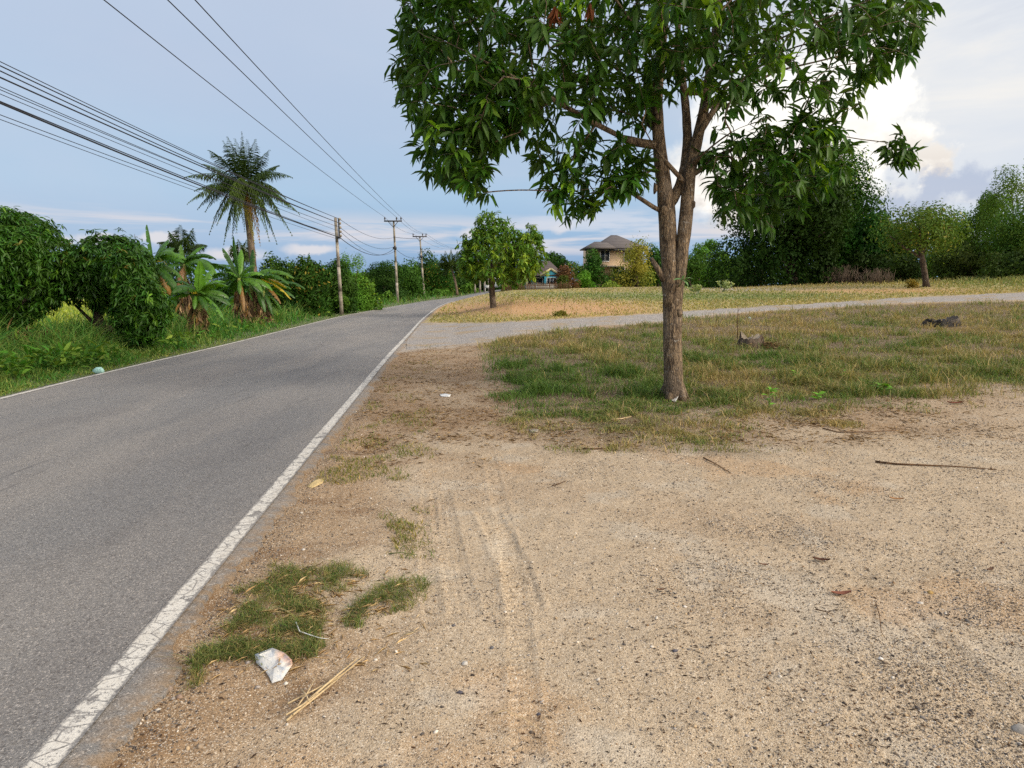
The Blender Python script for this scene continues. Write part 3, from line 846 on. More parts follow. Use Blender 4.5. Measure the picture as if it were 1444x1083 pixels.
def whorls(acc, tips, dirs, nl, L, W, green, fresh_frac=.06, droop=.55, dark=None, fresh=lin((132, 176, 52))):
    """drooping leaf rosettes at twig ends"""
    n_ = len(tips)
    idx = np.repeat(np.arange(n_), nl)
    idx = idx[rng.random(len(idx)) > .12]
    N_ = len(idx)
    D = norm(dirs)[idx]
    rv = norm(rng.normal(0, 1, (N_, 3)))
    rad = norm(rv - (rv * D).sum(1, keepdims=True) * D)
    ax = rng.random(N_) * .9 - .25
    T = norm(rad + D * ax[:, None] + np.array([0, 0, -1.0]) * (droop * (.3 + rng.random(N_)))[:, None])
    back = rng.random(N_) ** 1.5 * L * .55
    P = tips[idx] - D * back[:, None]
    base = np.array(green)[None] * (.75 + .5 * rng.random((n_, 1)))
    hue = rng.random((n_, 1)); base = base * np.concatenate([.85 + .4 * hue, np.ones((n_, 1)), .8 + .3 * rng.random((n_, 1))], 1)
    fr = rng.random(n_) < fresh_frac
    base[fr] = fresh * (.7 + .4 * rng.random((fr.sum(), 1)))
    c = base[idx] * (.8 + .4 * rng.random((N_, 1)))
    s_ = .65 + .55 * rng.random(N_)
    leaves(acc, P, T, L * s_, W * s_ * (.85 + .3 * rng.random(N_)), c, LT_LONG, roll=.45)

GREEN_MAIN = lin((62, 100, 36))
# ---- the mango tree in front
YT = gp(950, 563)[1]
def pt(px_, py_, dy=0.0): return at(px_, py_, YT + dy)
base = gp(950, 562)
sk = [
    ([base + [0, 0, -.1], pt(949, 520), pt(949, 470), pt(948, 430), pt(945, 385), pt(942, 330), pt(941, 300), pt(935, 250), pt(929, 200), pt(926, 150), pt(930, 90, .1), pt(938, 20, .15), pt(945, -70, .2), pt(940, -180, .3)], None),
    ([pt(950, 425), pt(956, 400, -.03), pt(962, 350, -.05), pt(967, 310, -.05), pt(970, 270, -.04), pt(974, 232, 0), pt(985, 190, .1), pt(996, 140, .2), pt(1003, 90, .3), pt(1012, 20, .5), pt(1030, -90, .7)], 0),
    ([pt(938, 296), pt(950, 285, .02), pt(960, 262, .06), pt(967, 235, .12), pt(970, 190, .2), pt(965, 130, .4), pt(955, 60, .7), pt(960, -40, 1.0)], 0),
    ([pt(926, 205), pt(890, 200, -.2), pt(840, 175, -.5), pt(780, 140, -.9), pt(720, 106, -1.2), pt(660, 74, -1.4), pt(610, 50, -1.5)], 0),
    ([pt(926, 160), pt(895, 120, .3), pt(853, 82, .6), pt(800, 45, .9), pt(745, -5, 1.2), pt(690, -80, 1.4)], 0),
    ([pt(928, 185), pt(885, 150, .6), pt(835, 110, 1.2), pt(775, 85, 1.8), pt(700, 80, 2.2)], 0),
    ([pt(930, 100), pt(890, 30, -.5), pt(840, -40, -1.0), pt(790, -110, -1.4)], 0),
    ([pt(982, 243), pt(1010, 222, .1), pt(1047, 203, .3), pt(1100, 190, .6), pt(1150, 182, .8), pt(1200, 195, .9), pt(1252, 201, 1.0)], 0),
    ([pt(1000, 130), pt(1035, 98, -.2), pt(1081, 64, -.5), pt(1130, 40, -.8), pt(1190, 15, -1.1), pt(1250, -10, -1.3)], 0),
    ([pt(997, 150), pt(1040, 130, .6), pt(1095, 100, 1.2), pt(1160, 85, 1.7), pt(1220, 70, 2.0)], 0),
    ([pt(1012, 20), pt(1060, -30, .2), pt(1120, -90, .4), pt(1180, -130, .5)], 0),
    ([pt(972, 265), pt(950, 240, -.15), pt(938, 228, -.2), pt(918, 200, -.5), pt(905, 175, -.9)], 0),
    ([pt(936, 300), pt(922, 296, -.06), pt(905, 280, -.12), pt(886, 266, -.2), pt(860, 262, -.3), pt(820, 268, -.4), pt(768, 274, -.5)], 0),
    ([pt(975, 232), pt(1005, 205, -.6), pt(1040, 180, -1.2), pt(1090, 165, -1.7)], 0),
    ([pt(929, 185), pt(915, 140, .15), pt(900, 90, .35), pt(884, 30, .6), pt(868, -50, .9)], 0),
    ([pt(985, 190), pt(1010, 150, .2), pt(1036, 100, .5), pt(1058, 40, .8), pt(1085, -50, 1.1)], 0),
    ([pt(965, 130), pt(940, 70, -.8), pt(930, 0, -1.5), pt(900, -60, -1.9)], 0),
]
def crown_pts(poly, n, thick, seed, gap=.42, yoff=0.0, clump=1.0):
    poly = np.asarray(poly, float); out = []
    x0, y0 = poly.min(0); x1, y1 = poly.max(0)
    while len(out) < n:
        px_ = x0 + rng.random() * (x1 - x0); py_ = y0 + rng.random() * (y1 - y0)
        if not inpoly(np.array([px_]), np.array([py_]), poly)[0]: continue
        e = min(np.hypot(*(np.array([px_, py_]) - q)) for q in poly)
        th = thick * math.sqrt(min(1, .12 + (e / 230) ** 1.2))
        dy_ = (rng.random() * 2 - 1) * th
        v = at(px_, py_, YT + yoff + dy_)
        if fbm(v[0] * clump + v[1] * .9, v[2] * clump + v[1] * .55, seed, 3) < gap: continue
        out.append(v)
    return np.array(out)
PA = [(560, -10), (574, 40), (548, 92), (560, 125), (580, 170), (596, 240), (620, 252), (650, 262), (684, 286), (700, 270), (690, 232), (720, 200), (752, 205), (800, 225), (860, 225), (900, 195),
      (925, 150), (970, 160), (1000, 190), (1040, 165), (1090, 175), (1150, 170), (1200, 160), (1238, 128), (1268, 108), (1290, 84), (1298, 40), (1322, 8), (1320, -60), (1240, -170), (1120, -260), (950, -310), (800, -270), (660, -170)]
PTOP = [(560, 0), (574, 40), (552, 92), (580, 160), (640, 200), (720, 160), (800, 170), (900, 140), (1000, 130), (1100, 150), (1200, 130), (1285, 80), (1318, 6), (1310, -60), (1000, -60), (600, -60)]
PLEFT = [(560, 60), (552, 96), (580, 170), (600, 240), (650, 258), (684, 284), (696, 250), (690, 215), (740, 190), (760, 120), (650, 40)]
PLOW = [(748, 215), (770, 262), (772, 308), (830, 300), (868, 285), (905, 262), (915, 215), (860, 195), (800, 205)]
PRLOW = [(985, 215), (996, 268), (1020, 312), (1062, 318), (1090, 330), (1120, 300), (1170, 282), (1190, 250), (1205, 205), (1180, 170), (1100, 165), (1040, 195)]
PDRO = [(1236, 196), (1262, 178), (1290, 192), (1296, 216), (1284, 244), (1272, 232), (1250, 222)]
tips = np.concatenate([crown_pts(PA, 640, 2.7, 201, .43, 0, 1.3), crown_pts(PTOP, 540, 2.4, 205, .44, 0, 1.3), crown_pts(PLEFT, 200, 1.3, 202, .38, -.8, 1.3), crown_pts(PLOW, 78, .9, 203, .36, -.3),
                       crown_pts(PRLOW, 150, 1.2, 204, .30, .2), crown_pts(PDRO, 13, .35, 206, .2, .9)])
A, par, tn, nsk = grow(sk, tips)
R = pipes(A, par, tn, .0038, 2.35)
# the lower trunk and the two stems have their measured girth
for i_ in range(nsk):
    qx, qy = proj(*A[i_])
    if abs(qx - 955) < 75 and qy > 130:
        tgt = np.interp(qy, [130, 200, 300, 390, 430, 480, 545, 566], [7.5, 9.5, 12.5, 13, 14, 14, 15, 18]) * YT / F
        if qx > 953 and qy < 420: tgt = np.interp(qy, [130, 240, 330, 420], [7, 9.2, 10, 10]) * YT / F
        R[i_] = max(min(R[i_], tgt * 1.05), tgt * .92) if (abs(A[i_][1] - YT) < .25) else min(R[i_], tgt * .6)
R[nsk:] = np.minimum(R[nsk:], .028)
caps = {3: (.062, .02), 4: (.05, .018), 5: (.045, .016), 6: (.045, .016), 7: (.045, .012), 8: (.05, .02), 9: (.045, .018), 10: (.045, .02), 11: (.035, .02), 12: (.032, .01), 13: (.04, .016), 14: (.045, .02), 15: (.045, .02), 16: (.04, .02)}
for i_ in range(nsk):
    l_ = LINE_OF[i_]
    if l_ in (0, 1):
        qy = proj(*A[i_])[1]
        if qy < 130: R[i_] = np.interp(qy, [-180, 0, 130], [3, 5.2, 7.5] if l_ == 0 else [3, 5, 7]) * YT / F
    if l_ == 2:
        f_ = (i_ - LINE_OF.index(2)) / LINE_OF.count(2); R[i_] = .078 * (1 - f_) + .026 * f_
    if l_ in caps:
        f_ = (i_ - LINE_OF.index(l_)) / max(1, LINE_OF.count(l_)); R[i_] = min(R[i_], caps[l_][0] * (1 - f_) + caps[l_][1] * f_)
dirs = norm(A[tn] - A[par[tn]]) + np.array([0, 0, .15])
root = empty('mango_tree', base, 'large mango tree with forked brown trunk and spreading crown standing in the grass', 'tree')
acc = Acc(); branch_mesh(acc, A, par, R, nsk, 14)
# root flare, knots and pruned stubs
for a_ in (.3, 1.7, 2.9, 4.1, 5.3):
    d_ = np.array([math.cos(a_), math.sin(a_), 0])
    tube(acc, [base + d_ * .10 + [0, 0, .22], base + d_ * .15 + [0, 0, .08], base + d_ * .21 + [0, 0, -.03]], [.05, .06, .05], 8)
tube(acc, [pt(936, 395, -.03), pt(927, 378, -.06), pt(918, 364, -.08)], [.05, .04, .026], 9)
for q, r_ in (((924, 265), .03), ((977, 288), .032), ((936, 296), .045), ((950, 405), .05), ((958, 440), .045)):
    P0 = pt(*q, -.08)
    tube(acc, [P0 + [0, .06, -.07], P0 + [0, -.01, -.03], P0 + [0, -.02, .02], P0 + [0, .05, .07]], [r_ * .4, r_, r_, r_ * .4], 9)
acc.build('trunk', M_BARK, root, smooth=True)
acc = Acc()
whorls(acc, A[tn], dirs, 11, .24, .062, GREEN_MAIN, .06, .6)
acc.build('crown', M_LEAF, root)
acc = Acc()
for q in ((783, 8), (786, 12), (832, 4), (780, 14)):
    n_ = 5; P0 = np.tile(pt(*q, -1.6), (n_, 1))
    leaves(acc, P0, np.stack([rng.normal(0, .25, n_), rng.normal(0, .25, n_), -np.ones(n_)], 1), .2, .05, lin((116, 70, 50)) * (.7 + .5 * rng.random((n_, 1))), LT_LONG)
acc.build('dead_leaves', M_LEAF2, root)
acc = Acc()
sp0 = pt(962, 394, -.17)
sd = np.array([[-1.2, -.3, .15], [.9, -.4, .3], [.75, -.5, -.6], [.2, -.5, .9], [1.0, -.2, -.1]])
leaves(acc, np.tile(sp0, (5, 1)), sd, [.13, .15, .13, .08, .11], [.05, .06, .06, .04, .05], lin((128, 170, 132)) * np.array([[1], [1.1], [.9], [1], [1.05]]), LT_LONG, roll=.25)
tube(acc, [sp0 + [-.03, .05, -.1], sp0], [.006, .005], 5, lin((110, 140, 90)))
acc.build('leaf_sprig', M_LEAF2, root)['label'] = 'pale green sprig growing from the trunk fork'
# ------------------------------------------------------------------ generic trees and shrubs, each a thing with trunk and crown
def rdir(n):
    return norm(rng.normal(0, 1, (n, 3)))
def lobes_of(c, rad, nl, spread=.62, size=(.34, .5), flat=1.0):
    L = [(np.array(c), np.array(rad) * .62)]
    for k in range(nl):
        d = rdir(1)[0]; d[2] = d[2] * .9 + .1
        p = np.array(c) + d * np.array(rad) * spread * (.75 + .35 * rng.random())
        s = size[0] + (size[1] - size[0]) * rng.random()
        rm = np.array(rad) * s; rm = rm * .5 + rm.mean() * .5
        rm[2] *= flat; L.append((p, rm))
    return L
def crown_leaves(acc, L, n, ll, lw, green, hue=.25, droop=.45, loose=.12, tmpl=LT_RH, tint=None, fresh=0.0, freshcol=lin((150, 180, 60))):
    vol = np.array([np.prod(r) ** (2 / 3) for _, r in L]); cnt = rng.multinomial(n, vol / vol.sum())
    for (c, r), k in zip(L, cnt):
        if k < 1: continue
        d = rdir(k)
        sh = (1 - .32 * rng.random(k) ** 1.6) * (1 + loose * rng.normal(0, 1, k))
        lump = 1 + .22 * (fbm(d[:, 0] * 2.3 + c[0], d[:, 1] * 2.3 + d[:, 2] * 2.1 + c[1], 301, 3) - .5) * 2
        P = c + d * r * (sh * lump)[:, None]
        tang = norm(np.cross(d, rdir(k)))
        T = norm(tang + d * .35 + np.array([0, 0, -1.0]) * droop * rng.random(k)[:, None])
        base = np.asarray(green) * (.82 + .36 * rng.random()) * np.array([.9 + .3 * rng.random(), 1, .85 + .25 * rng.random()])
        col = base[None] * (1 + hue * 2 * (rng.random((k, 1)) - .5))
        if fresh:
            f = rng.random(k) < fresh * (.3 + 1.4 * rng.random()); col[f] = freshcol * (.75 + .5 * rng.random((f.sum(), 1)))
        s = .65 + .6 * rng.random(k)
        leaves(acc, P, T, ll * s, lw * s, col, tmpl, up=d, roll=.45)
def px_env(x0, x1, y0, y1, Y, depth=1.0):
    a = at((x0 + x1) / 2, (y0 + y1) / 2, Y)
    rx = (x1 - x0) / 2 * Y / F; rz = (y1 - y0) / 2 * Y / F
    return a, np.array([rx, rx * depth, rz])
def tree(name, label, cat, env, Y, basepx, nl=8, n=4000, green=lin((52, 84, 32)), leaf=None, group=None, bark=None, trunk_r=None, droop=.45, loose=.12, tmpl=LT_RH,
         depth=.9, hue=.25, fresh=0.0, lw=.5, size=(.34, .5), flat=1.0, spread=.62, stems=1, freshcol=lin((150, 180, 60)), limb_n=4, mat=None, skirt=True):
    c, rad = px_env(*env, Y, depth)
    b = at(basepx, 500, Y); b[2] = float(hterr(b[0], Y))
    root = empty(name, b, label, cat, group)
    L = lobes_of(c, rad, nl, spread, size, flat)
    acc = Acc()
    tr = trunk_r or max(.05, rad[0] * .06)
    for s in range(stems):
        o = np.array([rng.normal(0, .12), rng.normal(0, .12), 0]) * (stems > 1) * rad[0]
        tp = c + o * 2 + [0, 0, -rad[2] * .25]
        mid = b + (tp - b) * .5 + rng.normal(0, .03, 3) * rad[0]
        tube(acc, [b + o + [0, 0, -.1], b + o * 1.1 + (mid - b) * .3, mid + o, tp], [tr * 1.25, tr, tr * .9, tr * .55], 8, wob=.05)
        for q in range(limb_n):
            lc = L[1 + (q + s) % (len(L) - 1)][0]
            st = b + o + (tp - b - o) * (.45 + .5 * rng.random())
            md = (st + lc) / 2 + [0, 0, -.05 * rad[2]]
            tube(acc, [st, md, lc], [tr * .5, tr * .35, tr * .15], 6, wob=.05)
    acc.build('trunk', bark or M_BARK2, root, smooth=True)
    if skirt and c[2] - rad[2] < b[2] + .35 * rad[2]:
        hh_ = c[2] - b[2]
        for q in (-.78, -.42, 0, .42, .78):
            L.append((np.array([c[0] + q * rad[0], c[1] + rng.normal(0, .2) * rad[1], b[2] + .32 * hh_]), np.array([rad[0] * .3, rad[1] * .4, .42 * hh_])))
    acc = Acc()
    ll = leaf or max(.16, .0046 * Y)
    crown_leaves(acc, L, n, ll, ll * lw, green, hue, droop, loose, tmpl, fresh=fresh, freshcol=freshcol)
    acc.build('crown', mat or M_LEAF2, root)
    return root

G_DARK = lin((50, 82, 34)); G_MID = lin((68, 108, 42)); G_BRIGHT = lin((96, 146, 50)); G_OLIVE = lin((92, 112, 48)); G_YEL = lin((158, 172, 66))

# ---- round orchard mango trees beside the road
def round_mango(label, env, basepx, basepy, ntips, depth, trunk, green=lin((66, 110, 42)), dy=0.0, extra=()):
    b = gp(basepx, basepy); Y = b[1] + dy
    c, rad = px_env(*env, Y, depth)
    root = empty('mango_tree', b, label, 'tree', 'round mango trees on the far side of the road')
    L = [(c, rad * .93)] + lobes_of(c, rad, 13, .66, (.28, .42))[1:]
    for (e0, e1, e2, e3) in extra:
        c2, r2 = px_env(e0, e1, e2, e3, Y, 1); L.append((c2, r2))
    acc = Acc()
    for pts, r in trunk:
        P = [at(q[0], q[1], Y + (q[2] if len(q) > 2 else 0)) for q in pts]
        if pts[0] == (basepx, basepy): P[0] = b + [0, 0, -.1]
        tube(acc, P, np.linspace(r, r * .5, len(P)), 9, wob=.07)
    acc.build('trunk', M_BARK2, root, smooth=True)
    vol = np.array([np.prod(r) ** (2 / 3) for _, r in L]); cnt = rng.multinomial(ntips, vol / vol.sum())
    T, D = [], []
    for (cc, r), k in zip(L, cnt):
        d = rdir(k); P = cc + d * r * (1 - .25 * rng.random((k, 1)) ** 2)
        T.append(P); D.append(d * .8 + np.array([0, 0, .35]))
    T, D = np.concatenate(T), np.concatenate(D)
    st_ = rng.random(len(T)) < .09; T[st_] += norm(D[st_]) * (.08 + .16 * rng.random((st_.sum(), 1)))
    k = T[:, 2] > hterr(T[:, 0], T[:, 1]) + .25
    acc = Acc(); whorls(acc, T[k], D[k], 10, .17, .042, np.asarray(green) * .88, .04, .5, fresh=lin((104, 146, 48)))
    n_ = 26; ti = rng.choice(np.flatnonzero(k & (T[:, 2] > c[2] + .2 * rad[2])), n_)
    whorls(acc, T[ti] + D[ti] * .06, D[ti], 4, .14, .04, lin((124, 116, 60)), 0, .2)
    acc.build('crown', M_LEAF, root)
round_mango('dome shaped mango tree cut off by the picture edge, first of the roadside orchard', (-98, 104, 288, 464), 10, 496, 3500, .95, [([(10, 494), (10, 455), (0, 400)], .14), ([(10, 455), (50, 400)], .08)])
round_mango('round dark mango tree with low forked trunk showing under its crown', (88, 222, 328, 444), 146, 491, 2300, .95,
            [([(146, 491), (146, 470), (140, 452), (128, 410)], .17), ([(146, 474), (160, 456), (182, 430)], .11), ([(143, 465), (124, 448), (106, 430)], .06)], lin((58, 98, 38)))
round_mango('low mango bush touching the ground beside the banana clump', (156, 238, 385, 490), 198, 492, 1500, .9, [([(198, 492), (198, 460), (198, 420)], .07)], lin((62, 106, 40)), -1.0, [(150, 200, 350, 410)])

# ---- bananas
def banana_leaf(acc, p0, d0, L, W, arch, green, torn=.3, roll=0.0, fold=.25, tip=None):
    n = 26
    d0 = norm(d0); h = norm(np.array([d0[0], d0[1], 0.001])); P = [np.array(p0)]; d = d0.copy()
    for k in range(n):
        d = norm(d + np.array([0, 0, -1.0]) * arch / n * (1 + k / n) * 1.2)
        P.append(P[-1] + d * L / n)
    P = np.array(P)
    if tip is not None:
        v0 = P[-1] - P[0]; v1 = np.asarray(tip) - P[0]
        q = Vector(v0).rotation_difference(Vector(v1)).to_matrix(); kq = np.linalg.norm(v1) / np.linalg.norm(v0)
        P = P[0] + ((P - P[0]) @ np.array(q).T) * kq
    T = norm(np.gradient(P, axis=0))
    side = norm(np.cross(T, np.array([0, 0, 1.0]) + .01)); side = norm(side + roll * np.cross(T, side))
    N = np.cross(side, T)
    s = np.linspace(0, 1, n + 1); w = W * np.clip(np.minimum((s - .12) / .18, (1.03 - s) / .3), 0, 1) ** .6
    tube(acc, P, .016 * (1 - s * .8) + .003, 5, np.asarray(green) * np.array([1.25, 1.15, 1.1]), cap=False)
    for sg in (-1, 1):
        k = 1
        while k < n:
            m = min(n, k + (1 if rng.random() < .35 + torn else 1 + int(rng.random() * 3)))
            sag = fold + .9 * rng.random() * (torn + .1); sw = rng.normal(0, .10)
            idx = np.arange(k, m + 1)
            mid = P[idx] + N[idx] * .003
            o = side[idx] * sg * w[idx][:, None]
            e1 = mid + o * .5 - N[idx] * (w[idx] * -.12)[:, None]
            e2 = mid + o * (1 - .05 * rng.random()) - N[idx] * (w[idx] * sag)[:, None] + T[idx] * sw * W
            q = len(idx); V = np.concatenate([mid, e1, e2]); i = np.arange(q - 1)
            Q = np.concatenate([np.stack([i, i + 1, i + 1 + q, i + q], 1), np.stack([i + q, i + 1 + q, i + 1 + 2 * q, i + 2 * q], 1)])
            cc = np.tile(np.asarray(green) * (.85 + .3 * rng.random()), (3 * q, 1)); cc[2 * q:] *= (.9, .95, .8)
            acc.add(V, [Q], cc)
            k = m
BG = lin((92, 138, 44)); BG2 = lin((66, 108, 38)); BY = lin((200, 176, 52)); BB = lin((150, 112, 70)); BO = lin((150, 114, 62))
def banana(label, bpx, bpy, top, leafs, skirt=True, r=.11, dy=0.0):
    b = gp(bpx, bpy); Y = b[1] + dy; b = at(bpx, bpy, Y); b[2] = float(hterr(b[0], Y))
    root = empty('banana_plant', b, label, 'banana plant', 'banana plants in the roadside clump')
    tp = at(top[0], top[1], Y)
    acc = Acc()
    tube(acc, [b + [0, 0, -.05], b + (tp - b) * .35, b + (tp - b) * .7, tp], [r * 1.2, r, r * .85, r * .45], 10, lin((132, 140, 72)), wob=.04)
    acc.build('pseudostem', M_ATTR, root, smooth=True)
    for k in range(11):
        a = rng.random() * PI; R0 = 40 + 26 * rng.random(); leafs = leafs + [(top[0] + R0 * math.cos(a) * (1 if k % 2 else -1), top[1] + 46 * rng.random() - 16, rng.normal(0, .5), 1, .8, BG2 if k % 2 else BG, .45, .2)]
    for (ex, ey, ddy, Lk, arch, col, torn, W) in leafs:
        e = at(ex, ey, Y + ddy); v = e - tp; Ln = np.linalg.norm(v)
        d0 = norm(norm(v) + np.array([0, 0, 1.0]) * arch * .62)
        acc = Acc(); banana_leaf(acc, tp + [0, 0, -.05], d0, Ln, W * .66, arch, np.asarray(col) * (.75 + .5 * rng.random()), torn, rng.normal(0, .35), tip=e)
        o = acc.build('leaf', M_BANANA, root)
        if col is BY or col is BO: o['label'] = 'yellowed leaf'
    if skirt:
        acc = Acc(); n = 260; hgt = tp[2] - b[2]
        f = rng.random(n); a = rng.random(n) * 2 * PI
        P = b + (tp - b) * (.15 + .62 * f)[:, None] + np.stack([np.cos(a), np.sin(a), a * 0], 1) * (r * (1.0 + .9 * (1 - f)))[:, None]
        T = np.stack([np.cos(a) * .25, np.sin(a) * .25, -np.ones(n)], 1) + rng.normal(0, .14, (n, 3))
        cs = np.where(rng.random((n, 1)) < .8, lin((124, 100, 74)), lin((186, 158, 116))) * (.45 + .8 * rng.random((n, 1)))
        cs[rng.random(n) < .07] = BO
        leaves(acc, P, T, .16 + .28 * rng.random(n), .05 + .05 * rng.random(n), cs, LT_LONG, up=P - b)
        acc.build('dead_leaf_skirt', M_STRAW, root)
    return root
banana('banana plant nearest the mango bush, with conical skirt of dead brown leaves', 277, 478, (280, 414), [
    (282, 368, -.2, 1.05, .1, BG, .1, .24), (318, 398, .2, 1.15, .9, BG, .2, .2), (322, 404, -.5, 1.1, .7, BG, .3, .2), (325, 430, .3, 1.15, .9, BG2, .4, .2), (316, 452, -.4, 1.15, .9, BG, .4, .2),
    (303, 404, .6, 1.1, .3, BG2, .2, .2), (292, 438, -.6, 1.1, .8, BG2, .4, .18), (264, 412, -.4, 1.1, .8, BY, .5, .16), (274, 436, -.5, 1.15, .9, BG, .4, .12), (248, 398, .3, 1.1, .7, BG2, .4, .2), (300, 380, .5, 1.05, .4, BG, .2, .22)], r=.15)
banana('tall banana plant with one upright leaf over the mango bush', 236, 482, (216, 372), [
    (207, 317, 0, 1.0, .02, BG2, .05, .24), (196, 345, .5, 1.1, .4, BG2, .3, .25), (262, 366, -.2, 1.15, 1.0, BG, .4, .24), (258, 395, .3, 1.15, 1.0, BG, .5, .22), (250, 414, -.4, 1.15, .8, BG2, .6, .2),
    (242, 418, .2, 1.1, .7, BO, .7, .18), (246, 350, .5, 1.1, .7, BG2, .3, .24), (190, 380, -.2, 1.1, .7, BG2, .5, .2), (238, 338, .8, 1.05, .4, BG2, .2, .22)], skirt=False, r=.11, dy=.6)
banana('banana plant behind the first two, its broad leaf arching to the right', 262, 472, (260, 372), [
    (255, 345, 0, 1.0, .05, BG, .1, .2), (305, 366, .2, 1.2, 1.0, BG2, .2, .26), (288, 348, .4, 1.1, .6, BG, .3, .24), (228, 372, .3, 1.1, .7, BG2, .3, .22), (300, 384, -.3, 1.1, .8, BG2, .4, .2), (252, 410, -.4, 1.1, .7, BB, .6, .18)], skirt=True, r=.1, dy=1.8)
banana('banana plant with a yellow dying leaf hanging down its front stem', 344, 464, (337, 392), [
    (329, 333, 0, 1.0, .03, BG2, .1, .2), (314, 350, .4, 1.05, .2, BG2, .2, .2), (360, 374, -.3, 1.1, .6, BG, .3, .2), (372, 388, .2, 1.1, .8, BG, .4, .2), (318, 384, -.3, 1.1, .7, BG, .4, .2), (344, 440, -.5, 1.1, .7, BO, .5, .12),
    (356, 424, .3, 1.15, .9, BG2, .5, .18), (322, 414, .3, 1.1, .9, BG2, .5, .18), (340, 352, .6, 1.0, .2, BG, .2, .18), (338, 415, -.4, 1.1, .9, BG, .4, .12)], r=.13)
banana('banana plant with long yellow and orange leaves leaning to the pole side', 360, 462, (353, 392), [
    (398, 394, -.2, 1.1, .5, BG, .4, .2), (410, 422, -.3, 1.1, .7, BY, .5, .16), (404, 406, .3, 1.1, .6, BY, .4, .16), (396, 428, -.6, 1.1, .7, BO, .6, .16), (384, 410, -.7, 1.1, .6, BG, .4, .2), (374, 440, -.5, 1.15, .9, BG2, .5, .2),
    (356, 352, .2, 1.0, .2, BG2, .3, .2), (384, 380, .6, 1.1, .5, BG, .4, .2), (366, 436, .3, 1.1, .9, BG2, .6, .18)], r=.12, dy=.4)
banana('smaller banana plant at the pole end of the clump', 378, 458, (372, 410), [
    (390, 392, .2, 1.1, .5, BG2, .4, .16), (400, 420, 0, 1.1, .8, BG, .5, .16), (384, 444, -.3, 1.1, .9, BG2, .5, .16), (360, 396, .3, 1.1, .5, BG, .4, .16), (362, 432, -.2, 1.1, .9, BG2, .5, .15), (374, 384, 0, 1.0, .1, BG, .2, .15)], r=.11, dy=.8)

# ---- coconut palms
def frond(parent, c, tip, col, hang=.5, npair=34, ll=.62, up=.35):
    c = np.asarray(c); tip = np.asarray(tip); v = tip - c; Ln = np.linalg.norm(v)
    ctrl = c + v * .42 + np.array([0, 0, 1.0]) * Ln * up
    s = np.linspace(0, 1, 22)[:, None]
    P = (1 - s) ** 2 * c + 2 * s * (1 - s) * ctrl + s ** 2 * tip
    acc = Acc(); tube(acc, P, np.linspace(.03, .006, 22), 5, np.asarray(col) * 1.2)
    k = np.linspace(.16, 1, npair); Pk = np.stack([np.interp(k, s[:, 0], P[:, q]) for q in range(3)], 1)
    T = norm(np.gradient(Pk, axis=0)); side = norm(np.cross(T, np.array([.02, .01, 1.0])))
    l = ll * np.sin(np.clip(k * 1.05, 0, 1) * PI * .86 + .28)
    for sg in (-1, 1):
        for rep in range(2):
            D = norm(side * sg * .8 + T * .55 + np.array([0, 0, -1.0]) * hang * (.5 + rng.random((npair, 1))) + rng.normal(0, .1, (npair, 3)))
            leaves(acc, Pk + T * .03 * rep, D, l * (.8 + .35 * rng.random(npair)), .04, np.asarray(col) * (.75 + .5 * rng.random((npair, 1))), LT_LONG, roll=.3)
    return acc.build('frond', M_PALM, parent)
def palm(label, cpx, cpy, Y, bpx, tips, trunk_r, scale=1.0, nuts=5, group=None, cols=None, cat='palm', spread=1.0):
    c = at(cpx, cpy, Y); b = at(bpx, 500, Y); b[2] = float(hterr(b[0], Y))
    root = empty('coconut_palm', b, label, cat, group)
    acc = Acc(); n = 14; s = np.linspace(0, 1, n)[:, None]
    ctrl = b + (c - b) * .55 + [(c[0] - b[0]) * -.25, 0, 0]
    P = (1 - s) ** 2 * b + 2 * s * (1 - s) * ctrl + s ** 2 * c
    tube(acc, P, trunk_r * np.concatenate([[1.5, 1.15], np.linspace(1.05, .8, n - 2)]) * (1 + .05 * np.sin(np.arange(n) * 2.4)), 10, wob=.03)
    acc.build('trunk', M_PTRUNK, root, smooth=True)
    for k, (tx, ty, dy_, up, cl) in enumerate(tips):
        frond(root, c + rng.normal(0, .08, 3), at(cpx + (tx - cpx) * spread, cpy + (ty - cpy) * (1 + (spread - 1) * .5), Y + dy_ * 1.6), cl, hang=.45 if ty < cpy - 30 else 1.0, ll=.80 * scale, up=up)
    for k in range(nuts):
        a = k * 2.2; acc = Acc(); V = ICO_V * np.array([.13, .13, .16]) * scale + c + np.array([math.cos(a) * .3, math.sin(a) * .3 - .15, -.25 - .1 * (k % 2)]) * scale
        acc.add(V, [ICO_F], lin((150, 140, 62))); acc.build('coconut', M_ATTR, root, smooth=True)
    return root
M_PTRUNK = mat_bark('palm_trunk', lin((146, 126, 104)), lin((84, 70, 58)), .5)
PD = lin((58, 80, 34)); PM = lin((76, 96, 38)); PYL = lin((158, 148, 66)); PBR = lin((150, 116, 64))
z_ = lambda a, b_: (250 + a / 5.7, 180 + b_ / 5.7)
